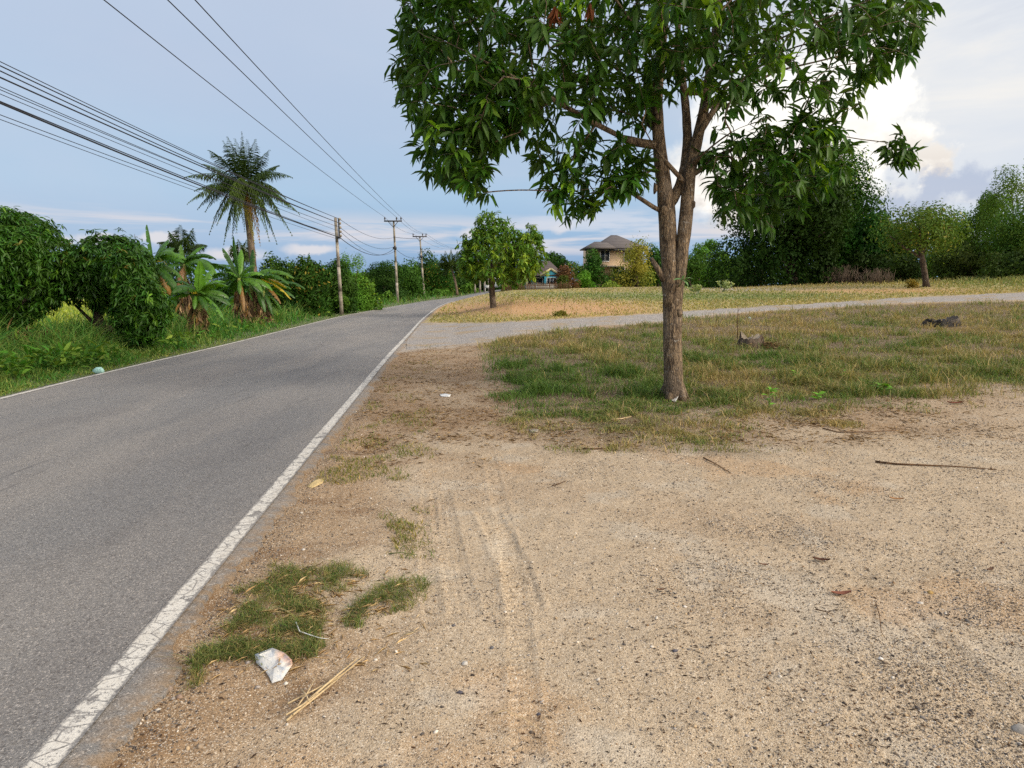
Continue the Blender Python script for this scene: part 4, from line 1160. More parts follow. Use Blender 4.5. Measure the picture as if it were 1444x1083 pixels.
TP = [(520, 60, 0, .02, PD), (415, 95, .6, .05, PD), (385, 125, -.5, .08, PD), (470, 110, .8, .02, PD), (560, 120, -.6, .03, PD), (280, 195, .8, .18, PD), (235, 300, -.7, .2, PD), (105, 400, .5, .22, PM), (125, 600, -.8, .34, PM),
      (255, 660, .9, .42, PM), (285, 830, .7, .42, PM), (390, 905, -.6, .42, PD), (480, 820, -1.4, .5, PM), (540, 810, 1.4, .5, PD), (620, 115, .8, .04, PD), (720, 195, -.6, .1, PD), (790, 310, .7, .16, PD), (885, 400, -.8, .3, PD),
      (940, 680, .6, .3, PM), (885, 840, -.7, .42, PM), (775, 905, .8, .45, PD), (720, 880, -1.1, .48, PM), (655, 920, -.9, .42, PBR), (610, 900, -.6, .4, PYL), (720, 740, -1.2, .45, PM), (620, 700, 1.2, .5, PM), (820, 720, -1.0, .4, PD), (860, 620, -.8, .3, PD), (180, 500, -.5, .25, PD), (200, 640, .6, .35, PD), (450, 860, .6, .45, PD), (340, 760, -.6, .42, PM), (420, 620, -1.9, .5, PM), (840, 560, 1.6, .35, PM), (330, 520, 1.6, .35, PD)]
palm('tall coconut palm rising above the banana clump', *z_(535, 470), 42, 366, [(*z_(a, b_), dy_, up, c_) for a, b_, dy_, up, c_ in TP], .20, .82, 6, spread=1.1)
palm('small palm crown showing behind the tallest banana leaves', 258, 352, 50, 262, [(222, 342, .4, .2, PD), (238, 326, -.4, .1, PD), (254, 318, 0, .05, PD), (272, 322, .5, .1, PD), (292, 346, -.5, .25, PD), (230, 366, .8, .3, PD), (286, 370, -.6, .3, PD), (262, 335, -1.2, .2, PD)], .18, .9, 0)
palm('short palm with upright fronds just left of the coconut palm trunk', 342, 366, 48, 344, [(326, 346, .3, .15, PM), (336, 338, -.3, .1, PM), (348, 338, .3, .1, PM), (358, 350, -.3, .15, PM), (330, 366, .6, .3, PM), (356, 368, -.5, .3, PM)], .14, .8, 0)
palm('slender palm with leaning pale trunk far down the road', 636, 376, 96, 646, [(622, 358, .5, .08, PM), (628, 354, -.5, .05, PM), (636, 352, 0, .03, PM), (645, 354, .5, .06, PM), (652, 362, -.5, .15, PM), (618, 372, .8, .3, PM), (656, 376, -.8, .3, PM), (624, 386, 0, .4, PD), (650, 388, 0, .4, PD)], .16, 1.5, 0)

# ---- orchard and roadside trees along the far verge
GL = 'trees along the far verge of the road'
tree('orchard_tree', 'dark orchard tree right behind the coconut palm trunk', 'tree', (366, 420, 350, 450), 40, 396, 11, 6400, lin((58, 94, 38)), .2, GL, lw=.4, fresh=.04)
tree('orchard_tree', 'domed dark orchard tree behind the sapling and stakes, nearest the first pole', 'tree', (406, 464, 350, 450), 38, 436, 11, 7400, lin((54, 90, 36)), .2, GL, lw=.4, fresh=.05, freshcol=lin((150, 140, 70)))
tree('orchard_tree', 'dark orchard tree standing behind the first pole', 'tree', (448, 500, 364, 446), 42, 474, 10, 6000, lin((52, 86, 34)), .21, GL, lw=.4)
tree('orchard_tree', 'shaded orchard tree filling in behind the banana clump', 'tree', (290, 376, 366, 458), 44, 330, 10, 6600, lin((50, 84, 34)), .21, GL, lw=.4)
tree('orchard_tree', 'dark tree in the gap between the mango bush and the bananas', 'tree', (190, 304, 356, 462), 40, 250, 10, 6600, lin((48, 80, 33)), .21, GL, lw=.4)
tree('feathery_tree', 'bright feathery light green tree just right of the first pole', 'tree', (474, 522, 354, 440), 46, 500, 9, 5200, lin((88, 140, 58)), .13, GL, lw=.45, loose=.3, hue=.3, size=(.25, .4), spread=.75)
tree('roadside_tree', 'broad leaved bright green bush between the first and second poles', 'shrub', (490, 536, 376, 442), 47, 512, 8, 2800, lin((84, 126, 50)), .24, GL, lw=.55, fresh=.1)
tree('roadside_tree', 'dark tree with layered drooping boughs left of the second pole', 'tree', (508, 574, 358, 442), 72, 545, 14, 8000, lin((50, 84, 38)), .24, GL, flat=.42, size=(.32, .5), lw=.4)
tree('roadside_tree', 'mid green tree between the second and third poles', 'tree', (552, 602, 362, 436), 80, 578, 10, 5400, lin((64, 104, 42)), .27, GL)
tree('roadside_tree', 'tall dark tree whose crown rises behind the third pole', 'tree', (570, 630, 352, 428), 101, 598, 11, 6000, lin((46, 80, 40)), .32, GL, size=(.26, .42))
tree('roadside_tree', 'bushy tree right of the third pole with yellowish young leaves', 'tree', (596, 644, 370, 424), 98, 618, 9, 4600, lin((66, 106, 40)), .3, GL, fresh=.12, freshcol=lin((160, 152, 80)))
tree('roadside_tree', 'dark tree beneath the slender leaning palm', 'tree', (612, 666, 374, 424), 106, 640, 9, 4000, lin((56, 90, 42)), .36, GL)
tree('roadside_tree', 'dark hedge like tree behind the white posts at the bend', 'tree', (646, 708, 374, 416), 116, 676, 10, 4000, lin((52, 84, 40)), .45, GL)
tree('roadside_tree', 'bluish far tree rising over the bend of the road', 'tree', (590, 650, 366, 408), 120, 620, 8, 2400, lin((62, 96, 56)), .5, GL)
for k, (a, b_, c_, d_, Y_, lb) in enumerate([(470, 496, 414, 438, 41, 'low green bush at the foot of the first pole'), (536, 556, 412, 430, 69, 'low green bush on the verge just left of the second pole'),
                                     (606, 636, 406, 420, 95, 'sunlit low bush on the verge beyond the third pole'), (648, 676, 400, 414, 104, 'yellow green bush below the leaning palm trunk')]):
    tree('verge_bush', lb, 'shrub', (a, b_, c_, d_), Y_, (a + b_) / 2, 6, 900, lin((84, 126, 52)), .0045 * Y_, 'low bushes on the far verge', stems=2, trunk_r=.02)

# ---- utility poles
HP = 'concrete utility poles along the road'
def shaft(root, b, t, w0, w1):
    acc = Acc(); n = 5; s = np.linspace(0, 1, n)
    for k in range(n - 1):
        p = b + (t - b) * s[k]; q = b + (t - b) * s[k + 1]; w = w0 + (w1 - w0) * s[k]; w2 = w0 + (w1 - w0) * s[k + 1]
        R_ = rotz(.25)
        V = np.array([[-1, -1, 0], [1, -1, 0], [1, 1, 0], [-1, 1, 0]]) @ R_.T
        acc.add(np.concatenate([p + V * w / 2, q + V * w2 / 2]), [BOXQ])
    acc.build('shaft', M_CONC, root)
POLES = {}
def pole3(label, bx, by, tx, ty, arm_px, Y, warm):
    b = at(bx, by, Y); b[2] = float(hterr(b[0], Y)) - .05; t = at(tx, ty, Y)
    root = empty('utility_pole', b, label, 'utility pole', HP)
    shaft(root, b, t, .23, .15)
    a0 = at(arm_px[0], ty, Y); a1 = at(arm_px[1], ty, Y); c = (a0 + a1) / 2; wdt = np.linalg.norm(a1 - a0)
    acc = Acc(); box(acc, c + [0, -.13, -.06], (wdt, .1, .12)); arm = acc.build('crossarm', M_STEEL, root)
    acc = Acc(); tube(acc, [c + [-.55 * wdt / 2, -.13, -.1], t + [0, -.13, -.62]], [.03, .03], 5); acc.build('brace', M_STEEL, root)
    acc = Acc(); tube(acc, [c + [.55 * wdt / 2, -.13, -.1], t + [0, -.13, -.62]], [.03, .03], 5); acc.build('brace', M_STEEL, root)
    ins = []
    for f in (.04, .70, .95):
        p = a0 + (a1 - a0) * f + [0, -.13, 0]
        acc = Acc(); tube(acc, [p + [0, 0, -.01], p + [0, 0, .08], p + [0, 0, .1], p + [0, 0, .16], p + [0, 0, .18], p + [0, 0, .25], p + [0, 0, .30]], [.03, .03, .08, .05, .08, .05, .04], 8)
        acc.build('insulator', M_INS, arm); ins.append(p + [0, 0, .30])
    rk = []
    for k in range(4):
        p = b + (t - b) * (.80 - k * .055) + [0, -.16, 0]
        acc = Acc(); tube(acc, [p + [0, 0, -.06], p + [0, 0, -.02], p + [0, 0, .02], p + [0, 0, .06]], [.04, .07, .07, .04], 8); acc.build('spool', M_INS, root); rk.append(p)
    acc = Acc(); box(acc, b + (t - b) * .67 + [0, -.14, 0], (.34, .12, .22)); acc.build('cable_bracket', M_STEEL, root)
    return dict(root=root, b=b, t=t, ins=ins, rk=rk, low=b + (t - b) * .67 + [0, -.22, 0])
M_INS = mat_plain('insulator_glaze', lin((64, 52, 50)), .35, .5, .1, 10)
Y1 = gp(482, 444)[1]; Y2 = gp(561, 427)[1]; Y3 = gp(598, 420)[1]
p2 = pole3('tall concrete pole with crossarm, second along the road', 561, 427, 555, 311, (542, 567), Y2, 0)
p3 = pole3('concrete pole with crossarm farthest along the road', 598.5, 421, 592, 333, (582, 602), Y3, 0)
b = at(482, 443, Y1); b[2] = float(hterr(b[0], Y1)) - .05; t = at(473, 307, Y1)
p1r = empty('utility_pole', b, 'weathered concrete pole without crossarm, nearest along the road', 'utility pole', HP); shaft(p1r, b, t, .2, .15)
acc = Acc(); box(acc, b + (t - b) * .90 + [.17, -.05, 0], (.07, .07, 1.0)); rack = acc.build('spool_rack', M_STEEL, p1r)
sp1 = []
for k in range(5):
    p = b + (t - b) * (.985 - k * .042) + [.24, -.06, 0]
    acc = Acc(); tube(acc, [p + [0, 0, -.07], p + [0, 0, -.02], p + [0, 0, .02], p + [0, 0, .07]], [.045, .075, .075, .045], 8); acc.build('spool', M_CONC, rack); sp1.append(p)
acc = Acc(); box(acc, b + (t - b) * .80 + [.14, -.08, 0], (.16, .2, .12)); acc.build('cable_bracket', M_STEEL, p1r)
low1 = b + (t - b) * .80 + [.2, -.12, 0]

# ---- overhead wires
def wire(label, a, e, sag, r, group, name='power_line', n=40):
    a = np.asarray(a); e = np.asarray(e); s = np.linspace(0, 1, n)[:, None]
    P = a + (e - a) * s; P[:, 2] -= (4 * sag * s * (1 - s))[:, 0]
    acc = Acc(); tube(acc, P, r, 5)
    return tag(acc.build(name, M_CABLE, None, smooth=True), label, 'power line' if name == 'power_line' else 'cable', group)
GW = 'high voltage wires on the crossarm poles'
for (x0, lb, k) in ((178, 'left one of the three thin wires running up to the top edge', 0), (262, 'middle one of the three thin wires running up to the top edge', 1), (298, 'right one of the three thin wires running up to the top edge', 2)):
    e = p2['ins'][k]; Yt = 14.0
    a = at(x0, 0, Yt)
    d = (a - e); back = a + d * (20 / 30)
    # straight in plan, gentle sag
    wire(lb, back + [0, 0, d[2] * -.02], e, .35, .011, GW)
for k in range(3):
    wire(('left', 'middle', 'right')[k] + ' thin wire strung between the crossarms of the second and third poles', p2['ins'][k], p3['ins'][k], .35, .011, GW)
    far_ = p3['ins'][k] + np.array([2.0 + .3 * k, 42, .4])
    wire(('left', 'middle', 'right')[k] + ' thin wire running on from the third pole over the far trees', p3['ins'][k], far_, .8, .011, GW)
wire('short service cable slanting up between the second and third poles', p2['rk'][0], p3['t'] + [-.1, -.12, -.3], .05, .02, 'low cables on the poles', 'cable')
GC = 'bundle of cables strung to the first pole'
specs = [(70, sp1[0], .010, 'uppermost cable of the bundle left of the palm'), (77, sp1[0], .014, 'second cable from the top of the bundle left of the palm'), (83, sp1[1], .014, 'third cable from the top of the bundle left of the palm'),
         (95, sp1[1], .018, 'thicker black cable in the upper middle of the bundle'), (104, sp1[2], .009, 'thin cable just under the thick upper middle one of the bundle'), (112, sp1[2], .009, 'thin cable in the centre of the bundle'),
         (120, sp1[3], .008, 'thin cable below the centre of the bundle'), (127, low1, .022, 'thickest black cable low in the bundle'), (131, low1, .014, 'cable running tight under the thickest one of the bundle'),
         (146, sp1[4], .009, 'second lowest cable of the bundle, hanging apart'), (156, low1 + [0, 0, -.12], .008, 'lowest thin cable sagging below the whole bundle')]
for y0, e, r, lb in specs:
    Ya = 15.0; a = at(0, y0, Ya); d = a - e; back = e + d * 1.55
    sg = .18 + .12 * rng.random()
    back[2] += 0; wire(lb, back, e + [0, 0, 0], sg, r, GC, 'cable', 50)
for k, (a, e, sag, r, lb) in enumerate([(sp1[0], p2['rk'][0], .5, .012, 'upper cable between the first and second poles'), (sp1[2], p2['rk'][2], .6, .012, 'middle cable between the first and second poles'),
                                   (sp1[3], p2['rk'][3], .75, .012, 'lower thin cable between the first and second poles'), (low1, p2['low'], .8, .02, 'thick sagging cable from the first pole down to the second pole bracket')]):
    wire(lb, a, e, sag, r, 'low cables on the poles', 'cable')
wire('cable sagging from the second pole bracket to the third pole', p2['low'], p3['low'], .5, .018, 'low cables on the poles', 'cable')

# ---- posts and stakes on the verge
def post(label, bx, by, ty, Y, r, lean=0.0, m_=None, name='wooden_post', cat='post', group=None):
    b = at(bx, by, Y); b[2] = float(hterr(b[0], Y)) - .05; t = at(bx + lean, ty, Y)
    acc = Acc(); tube(acc, [b, (b + t) / 2 + rng.normal(0, .01, 3), t], [r * 1.05, r, r * .92], 8, wob=.04)
    return tag(acc.build(name, m_ or M_WOOD, None, smooth=True), label, cat, group)
Yp = gp(463, 437)[1]
sap_b = at(463, 437, Yp); sap_b[2] = float(hterr(sap_b[0], Yp))
sr = empty('papaya_sapling', sap_b, 'bare sapling stem with a flat tuft of leaves left of the first pole', 'sapling')
acc = Acc(); tube(acc, [sap_b, at(463, 420, Yp), at(462.5, 401, Yp)], [.07, .06, .045], 8); acc.build('stem', M_WOOD, sr, smooth=True)
acc = Acc(); n = 40; a = rng.random(n) * 2 * PI
leaves(acc, np.tile(at(462.5, 401, Yp), (n, 1)) + rng.normal(0, .04, (n, 3)), np.stack([np.cos(a), np.sin(a), rng.normal(0, .18, n)], 1), .3 + .3 * rng.random(n), .16, lin((120, 160, 84)) * (.7 + .5 * rng.random((n, 1))), LT_LONG); acc.build('crown', M_LEAF2, sr)
post('leaning stake left of the sapling stem', 450.5, 437, 413, Yp, .06, 4, None, 'wooden_stake', 'stake')
post('short upright stake left of the leaning one', 446, 436, 420, Yp, .055, 0, None, 'wooden_stake', 'stake')
GP = 'pale posts at the bend of the road'
for bx, ty, lb in ((670, 391, 'pale post at the bend, leftmost of four'), (677, 390, 'second pale post at the bend, next to the leftmost'), (683.5, 390, 'third pale post at the bend, left of the white board'), (689.5, 390, 'pale post at the bend closest to the mango trunk')):
    post(lb, bx, 407, ty, 96, .13, -.4, M_CONC, 'concrete_post', 'post', GP)
bb = at(687.5, 404, 95)
br = empty('white_board', at(687.5, 409, 95), 'small white board on legs among the pale posts at the bend', 'board')
acc = Acc(); box(acc, bb, (.75, .06, .42)); acc.build('panel', M_WHITE, br)
acc = Acc(); box(acc, bb + [-.3, 0, -.5], (.05, .05, .6)); acc.build('leg', M_WHITE, br)
acc = Acc(); box(acc, bb + [.3, 0, -.5], (.05, .05, .6)); acc.build('leg', M_WHITE, br)
# far parked pickup seen past the trunk at the end of the road
cb = gp(704, 410.5); cb = at(704, 409, cb[1]); cb[2] = float(hterr(cb[0], cb[1])) + .03
vr = empty('pickup_truck', cb, 'tiny white vehicle far off at the end of the road', 'vehicle')
acc = Acc(); box(acc, cb + [0, 0, .75], (1.7, 4.2, .6)); box(acc, cb + [0, -.3, 1.3], (1.55, 1.9, .62), taper=.86); acc.build('body', M_WHITE, vr)
acc = Acc(); box(acc, cb + [0, -1.22, 1.3], (1.25, .1, .36)); acc.build('windscreen', M_GLASS, vr)
for sx in (-1, 1):
    for sy in (-1, 1):
        p = cb + [sx * .72, sy * 1.3, .33]; acc = Acc(); tube(acc, [p + [-.11, 0, 0], p + [.11, 0, 0]], [.33, .33], 14); acc.build('wheel', M_STEEL, vr)
# straw heap under the first mango tree
hb = gp(30, 500); root = tag(empty('dead_frond_heap', hb, 'heap of brown dead fronds on the verge under the first mango tree', 'heap'))
acc = Acc(); n = 2600; a = rng.random(n) * 2 * PI; rr = np.sqrt(rng.random(n))
x_ = hb[0] + rr * np.cos(a) * 1.7 ; y_ = hb[1] + rr * np.sin(a) * .7; zt = .62 * (1 - rr ** 2) * (.8 + .4 * vnoise(x_ * 2, y_ * 2, 4))
leaves(acc, np.stack([x_, y_, hterr(x_, y_) + zt * rng.random(n) ** .4], 1), np.stack([np.cos(a + rng.normal(0, .6, n)), np.sin(a), -.5 + .4 * rng.normal(0, 1, n)], 1), .3 + .3 * rng.random(n), .03, np.where(rng.random((n, 1)) < .6, lin((104, 82, 58)), lin((140, 112, 72))) * (.6 + .6 * rng.random((n, 1))), LT_LONG)
acc.build('fronds', M_STRAW, root)
# ------------------------------------------------------------------ mango tree in the middle distance
bm = gp(696, 434); Ym = bm[1]
mt = empty('mango_tree', bm, 'small rounded mango tree on a single trunk in the open field by the bend', 'tree')
def pm(px_, py_, dy=0.0): return at(px_, py_, Ym + dy)
sk2 = [([bm + [0, 0, -.1], pm(694, 415), pm(693, 398), pm(693, 388), pm(696, 370), pm(700, 345)], None),
       ([pm(693, 390), pm(680, 378, -.2), pm(668, 360, -.5)], 0), ([pm(694, 386), pm(712, 375, .3), pm(735, 360, .6)], 0), ([pm(693, 388), pm(690, 372, .5), pm(675, 352, 1.0)], 0),
       ([pm(694, 386), pm(710, 368, -.6), pm(730, 350, -1.2)], 0)]
tp2 = []
E = [((646, 766, 318, 402), 1.0), ((668, 720, 299, 350), .9), ((728, 768, 318, 392), .8), ((646, 690, 330, 400), .8), ((700, 760, 330, 398), .9)]
for (env, dpt), k in zip(E, (520, 150, 170, 170, 190)):
    c, r = px_env(*env, Ym, dpt); d = rdir(k); tp2.append(c + d * r * (1 - .5 * rng.random((k, 1)) ** 1.5) * (1 + .1 * rng.normal(0, 1, (k, 1))))
tp2 = np.concatenate(tp2); q = proj(*tp2.T); tp2 = tp2[q[1] < 404]
keep = np.array([fbm(v[0] * 1.3 + v[1], v[2] * 1.5, 401, 3) > .28 for v in tp2]); tp2 = tp2[keep]
A2, par2, tn2, ns2 = grow(sk2, tp2)
R2 = np.minimum(pipes(A2, par2, tn2, .005, 2.3), .10); R2[:20] = np.maximum(R2[:20], np.linspace(.17, .10, 20)[:len(R2[:20])])
acc = Acc(); branch_mesh(acc, A2, par2, R2, ns2); acc.build('trunk', M_BARK2, mt, smooth=True)
acc = Acc(); whorls(acc, A2[tn2], norm(A2[tn2] - A2[par2[tn2]]) + [0, 0, .2], 12, .26, .075, lin((88, 128, 46)), .16, .6, fresh=lin((142, 172, 58))); acc.build('crown', M_LEAF, mt)

# ------------------------------------------------------------------ houses beyond the field
M_PEACH = mat_plain('peach_plaster', lin((226, 196, 160)), .9, .2, .05, 1.5)
M_TURQ = mat_plain('turquoise_paint', lin((92, 186, 206)), .7, .3, .05, 2)
M_WWALL = mat_plain('white_wall', lin((172, 174, 170)), .85, .2, .12, 1.2)
def mat_roof(name, c):
    m, g, bs, out = new_mat(name); p = g.pos()
    w = g.new('ShaderNodeTexWave', wave_type='BANDS', bands_direction='Z'); g.put(w.inputs[0], p); w.inputs['Scale'].default_value = 1.3; w.inputs['Distortion'].default_value = .4
    nz = g.noise(p, 1.5, 5)
    c1 = g.mix(g.ramp(w.outputs[0], .1, .5), tuple(np.asarray(c) * .7), tuple(c))
    g.put(bs.inputs['Base Color'], g.mix(g.ramp(nz.outputs[0], .4, .7, 0, .4), c1, tuple(np.asarray(c) * .65))); bs.inputs['Roughness'].default_value = .8
    return m
M_ROOF1 = mat_roof('grey_roof_tiles', lin((104, 98, 96))); M_ROOF2 = mat_roof('brown_roof_tiles', lin((88, 78, 76)))
def hip(acc, x0, x1, y0, y1, z0, zr, rx0, rx1, ov=.0, th=.14):
    ym = (y0 + y1) / 2
    V = np.array([[x0, y0, z0], [x1, y0, z0], [x1, y1, z0], [x0, y1, z0], [rx0, ym, zr], [rx1, ym, zr], [x0, y0, z0 - th], [x1, y0, z0 - th], [x1, y1, z0 - th], [x0, y1, z0 - th]])
    acc.add(V, [np.array([[0, 1, 5, 4], [2, 3, 4, 5], [0, 6, 7, 1], [1, 7, 8, 2], [2, 8, 9, 3], [3, 9, 6, 0], [9, 8, 7, 6]]), np.array([[1, 2, 5], [3, 0, 4]])])
def window(root, c, w, h, panes=2):
    acc = Acc(); t_ = .09
    for dx_, dz_, sx, sz in ((0, h / 2, w, t_), (0, -h / 2, w, t_), (-w / 2, 0, t_, h - t_), (w / 2, 0, t_, h - t_)): box(acc, c + [dx_, -.05, dz_], (sx, .12, sz))
    for k in range(1, panes): box(acc, c + [-w / 2 + w * k / panes, -.05, 0], (t_ * .7, .1, h - t_))
    wn = acc.build('window', M_WHITE, root)
    acc = Acc(); box(acc, c + [0, -.005, 0], (w - t_, .04, h - t_)); acc.build('pane', M_GLASS, wn)
YA = 96.0
gA = lambda px_, py_, dy=0.0: at(px_, py_, YA + dy)
zb = float(hterr(gA(870, 400)[0], YA))
hA = empty('house', [gA(866, 400)[0], YA, zb], 'two storey peach house with dark grey hip roof behind the garden trees', 'house')
xa0, xa1 = gA(831, 350)[0], gA(905, 350)[0]; zE = gA(850, 349.5)[2]; zApex = gA(866, 331.5, 4)[2]
acc = Acc(); box(acc, [(xa0 + xa1) / 2, YA + 4, (zb + zE) / 2], (xa1 - xa0, 8, zE - zb)); acc.build('wall', M_PEACH, hA)
acc = Acc(); xr0, xr1 = gA(836, 350)[0], gA(912, 350)[0]; xap = gA(866, 331)[0] + .12
hip(acc, xr0, xr1, YA - .9, YA + 8.9, zE, zApex, xap, xap + .8)
ridge2 = gA(841, 340.5, 1)[2]
hip(acc, gA(822, 350)[0], gA(866, 350)[0], YA - 1.6, YA + 4.5, zE - .03, ridge2, gA(840, 340)[0], gA(856, 340)[0]); acc.build('roof', M_ROOF1, hA)
acc = Acc(); box(acc, [(gA(822, 350)[0] + gA(912, 350)[0]) / 2, YA - .98, zE - .32], (gA(912, 350)[0] - gA(822, 350)[0] - .3, .1, .26)); acc.build('fascia', M_STEEL, hA)
window(hA, gA(888, 361) + [0, -.02, 0], 1.5, 1.4); window(hA, gA(853, 361) + [0, -.02, 0], 1.2, 1.4); window(hA, gA(872, 384) + [0, -.02, 0], 1.6, 1.4)
acc = Acc(); box(acc, gA(856, 376) + [0, -1.0, 0], (4.0, 2.0, .16)); acc.build('awning', M_CONC, hA)
YB = 84.0
gB = lambda px_, py_, dy=0.0: at(px_, py_, YB + dy)
zbB = float(hterr(gB(755, 400)[0], YB))
hB = empty('house', [gB(755, 400)[0], YB, zbB], 'low turquoise bungalow with dark brown roof and white framed window', 'house')
xb0, xb1 = gB(728, 390)[0], gB(789, 390)[0]; zEv = gB(750, 388)[2]; zRd = gB(760, 368, 3)[2]
acc = Acc(); box(acc, [(xb0 + xb1) / 2, YB + 3.2, (zbB + zEv) / 2], (xb1 - xb0, 6, zEv - zbB)); acc.build('wall', M_TURQ, hB)
acc = Acc()
x0_, x1_ = xb0 - .6, gB(766, 388)[0]; xm0, xm1 = gB(745, 368)[0], gB(777, 368)[0]
hip(acc, x0_, xb1 + .5, YB - 1.2, YB + 7, zEv, zRd, xm0, xm1); acc.build('roof', M_ROOF2, hB)
acc = Acc()
q0, q1, q2 = gB(761, 389) + [0, -1.3, 0], gB(776, 379.5) + [0, -1.3, 0], gB(791, 389) + [0, -1.3, 0]
tube(acc, [q0, q1], [.12, .12], 4); tube(acc, [q1, q2], [.12, .12], 4); acc.build('gable_board', mat_plain('cream_board', lin((206, 196, 150)), .8), hB)
acc = Acc(); gt = np.array([q0, q2, q1]) + [0, .14, -.1]; acc.add(np.concatenate([gt, gt + [0, .12, 0]]), [np.array([[0, 1, 2], [5, 4, 3]]), np.array([[0, 3, 4, 1], [1, 4, 5, 2], [2, 5, 3, 0]])])
wz = float(q0[2]) - .1; box(acc, [(q0[0] + q2[0]) / 2 + .25, YB - .7, (zbB + wz) / 2], (q2[0] - q0[0] - .5, 1.2, wz - zbB - .004)); acc.build('gable_wall', M_TURQ, hB)
acc = Acc(); acc.add(np.array([q0, q1, q1 + [0, 4, 0], q0 + [0, 4, 0], q2, q2 + [0, 4, 0]]) + [0, 0, .13], [np.array([[0, 1, 2, 3], [1, 4, 5, 2]])]); acc.build('porch_roof', M_ROOF2, hB)
window(hB, gB(758.5, 395.5) + [0, .15, 0], 1.15, .65, 1); window(hB, gB(777, 396.5) + [0, -1.32, 0], 1.1, .75, 3); window(hB, gB(735, 395) + [0, .15, 0], 1.0, .7, 2)
for q in (742.5, 731):
    acc = Acc(); pb = gB(q, 395); box(acc, [pb[0], YB - .9, (zbB + zEv) / 2], (.18, .18, zEv - zbB)); acc.build('porch_post', M_CONC, hB)
acc = Acc(); pb = gB(745.5, 396); box(acc, [pb[0], YB + .12, zbB + .75], (.5, .1, 1.5)); acc.build('door', M_STEEL, hB)
# white garden wall and picket fence in front
YF = 80.0; xf0, xf1 = at(741, 405, YF)[0], at(786, 405, YF)[0]; zf = float(hterr((xf0 + xf1) / 2, YF))
gw = empty('garden_wall', [(xf0 + xf1) / 2, YF, zf], 'low weathered white garden wall in front of the bungalow', 'wall')
acc = Acc(); box(acc, [(xf0 + xf1) / 2, YF, zf + .22], (xf1 - xf0, .15, .52)); acc.build('panel', M_WWALL, gw)
acc = Acc(); box(acc, [(xf0 + xf1) / 2, YF, zf + .51], (xf1 - xf0 + .1, .22, .06)); acc.build('coping', M_CONC, gw)
fx0, fx1 = at(708, 405, 76)[0], at(805, 405, 76)[0]
pf = empty('picket_fence', [(fx0 + fx1) / 2, 76, float(hterr((fx0 + fx1) / 2, 76))], 'dark rough picket fence along the edge of the field before the houses', 'fence')
acc = Acc()
for x_ in np.arange(fx0, fx1, .11):
    h_ = .55 + .25 * rng.random(); zz = float(hterr(x_, 76)); tube(acc, [[x_, 76 + rng.normal(0, .03), zz - .05], [x_ + rng.normal(0, .05), 76 + rng.normal(0, .04), zz + h_]], [.035, .028], 5)
acc.build('pickets', M_WOOD, pf)
acc = Acc(); xs_ = np.linspace(fx0, fx1, 20); tube(acc, np.stack([xs_, xs_ * 0 + 76.05, hterr(xs_, xs_ * 0 + 76) + .42], 1), .025, 5); acc.build('rail', M_WOOD, pf)

# ------------------------------------------------------------------ garden trees and far shrubs
GG = 'trees and shrubs round the houses'
tree('garden_tree', 'dark leafy tree standing in front of the peach house wall', 'tree', (818, 860, 352, 404), 90, 838, 9, 2600, lin((56, 98, 40)), .36, GG)
tree('garden_shrub', 'bright green shrub low beside the dark tree before the peach house', 'shrub', (810, 838, 380, 408), 86, 824, 7, 1500, lin((84, 140, 48)), .34, GG, stems=2, trunk_r=.04)
tree('garden_tree', 'loose yellow green tree half hiding the peach house', 'tree', (860, 922, 338, 400), 90, 895, 11, 3600, lin((140, 148, 74)), .30, GG, loose=.3, spread=.75, size=(.24, .4), stems=2)
tree('garden_shrub', 'dark shrub under the yellow green tree', 'shrub', (850, 916, 374, 408), 93, 886, 8, 2200, lin((58, 92, 38)), .36, GG, stems=3, trunk_r=.05)
tree('garden_tree', 'dark green tree between the yellow green tree and the big mango trunk', 'tree', (904, 944, 338, 404), 95, 926, 9, 2600, lin((60, 104, 42)), .38, GG)
tree('garden_shrub', 'sunlit pale shrub at the field edge below the peach house', 'shrub', (846, 876, 398, 410), 84, 861, 6, 700, lin((124, 148, 74)), .3, GG, stems=2, trunk_r=.03)
tree('garden_shrub', 'reddish brown leafless looking shrub between the two houses', 'shrub', (782, 816, 372, 408), 82, 799, 8, 1900, lin((108, 84, 68)), .3, GG, stems=3, trunk_r=.05, loose=.25)
tree('garden_shrub', 'small dark shrub climbing by the bungalow window', 'shrub', (786, 802, 386, 408), 80, 793, 6, 800, lin((74, 92, 44)), .3, GG, stems=2, trunk_r=.03)
tree('garden_tree', 'dark tree behind the bungalow roof', 'tree', (762, 800, 354, 392), 102, 780, 8, 1800, lin((54, 92, 42)), .4, GG)
tree('garden_shrub', 'green shrub at the gate left of the bungalow', 'shrub', (706, 738, 384, 408), 82, 722, 8, 1300, lin((66, 112, 42)), .32, GG, stems=2, trunk_r=.04, fresh=.1, freshcol=lin((190, 150, 70)))
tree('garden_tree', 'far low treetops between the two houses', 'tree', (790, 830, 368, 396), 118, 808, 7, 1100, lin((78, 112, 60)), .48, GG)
tree('garden_tree', 'dark tree behind the road bend left of the bungalow', 'tree', (690, 740, 362, 404), 112, 712, 8, 1700, lin((54, 86, 40)), .46, GG)
GR = 'trees and bushes at the right edge of the field'
tree('field_tree', 'small airy tree with clustered crown over the bushes right of the trunk', 'tree', (972, 1014, 338, 380), 70, 992, 8, 1500, lin((86, 132, 58)), .28, GR, loose=.25, size=(.22, .36), spread=.8)
tree('field_bush', 'mid green bush just right of the big mango trunk', 'shrub', (940, 1004, 354, 402), 66, 974, 9, 2600, lin((64, 102, 42)), .3, GR, stems=3, trunk_r=.05)
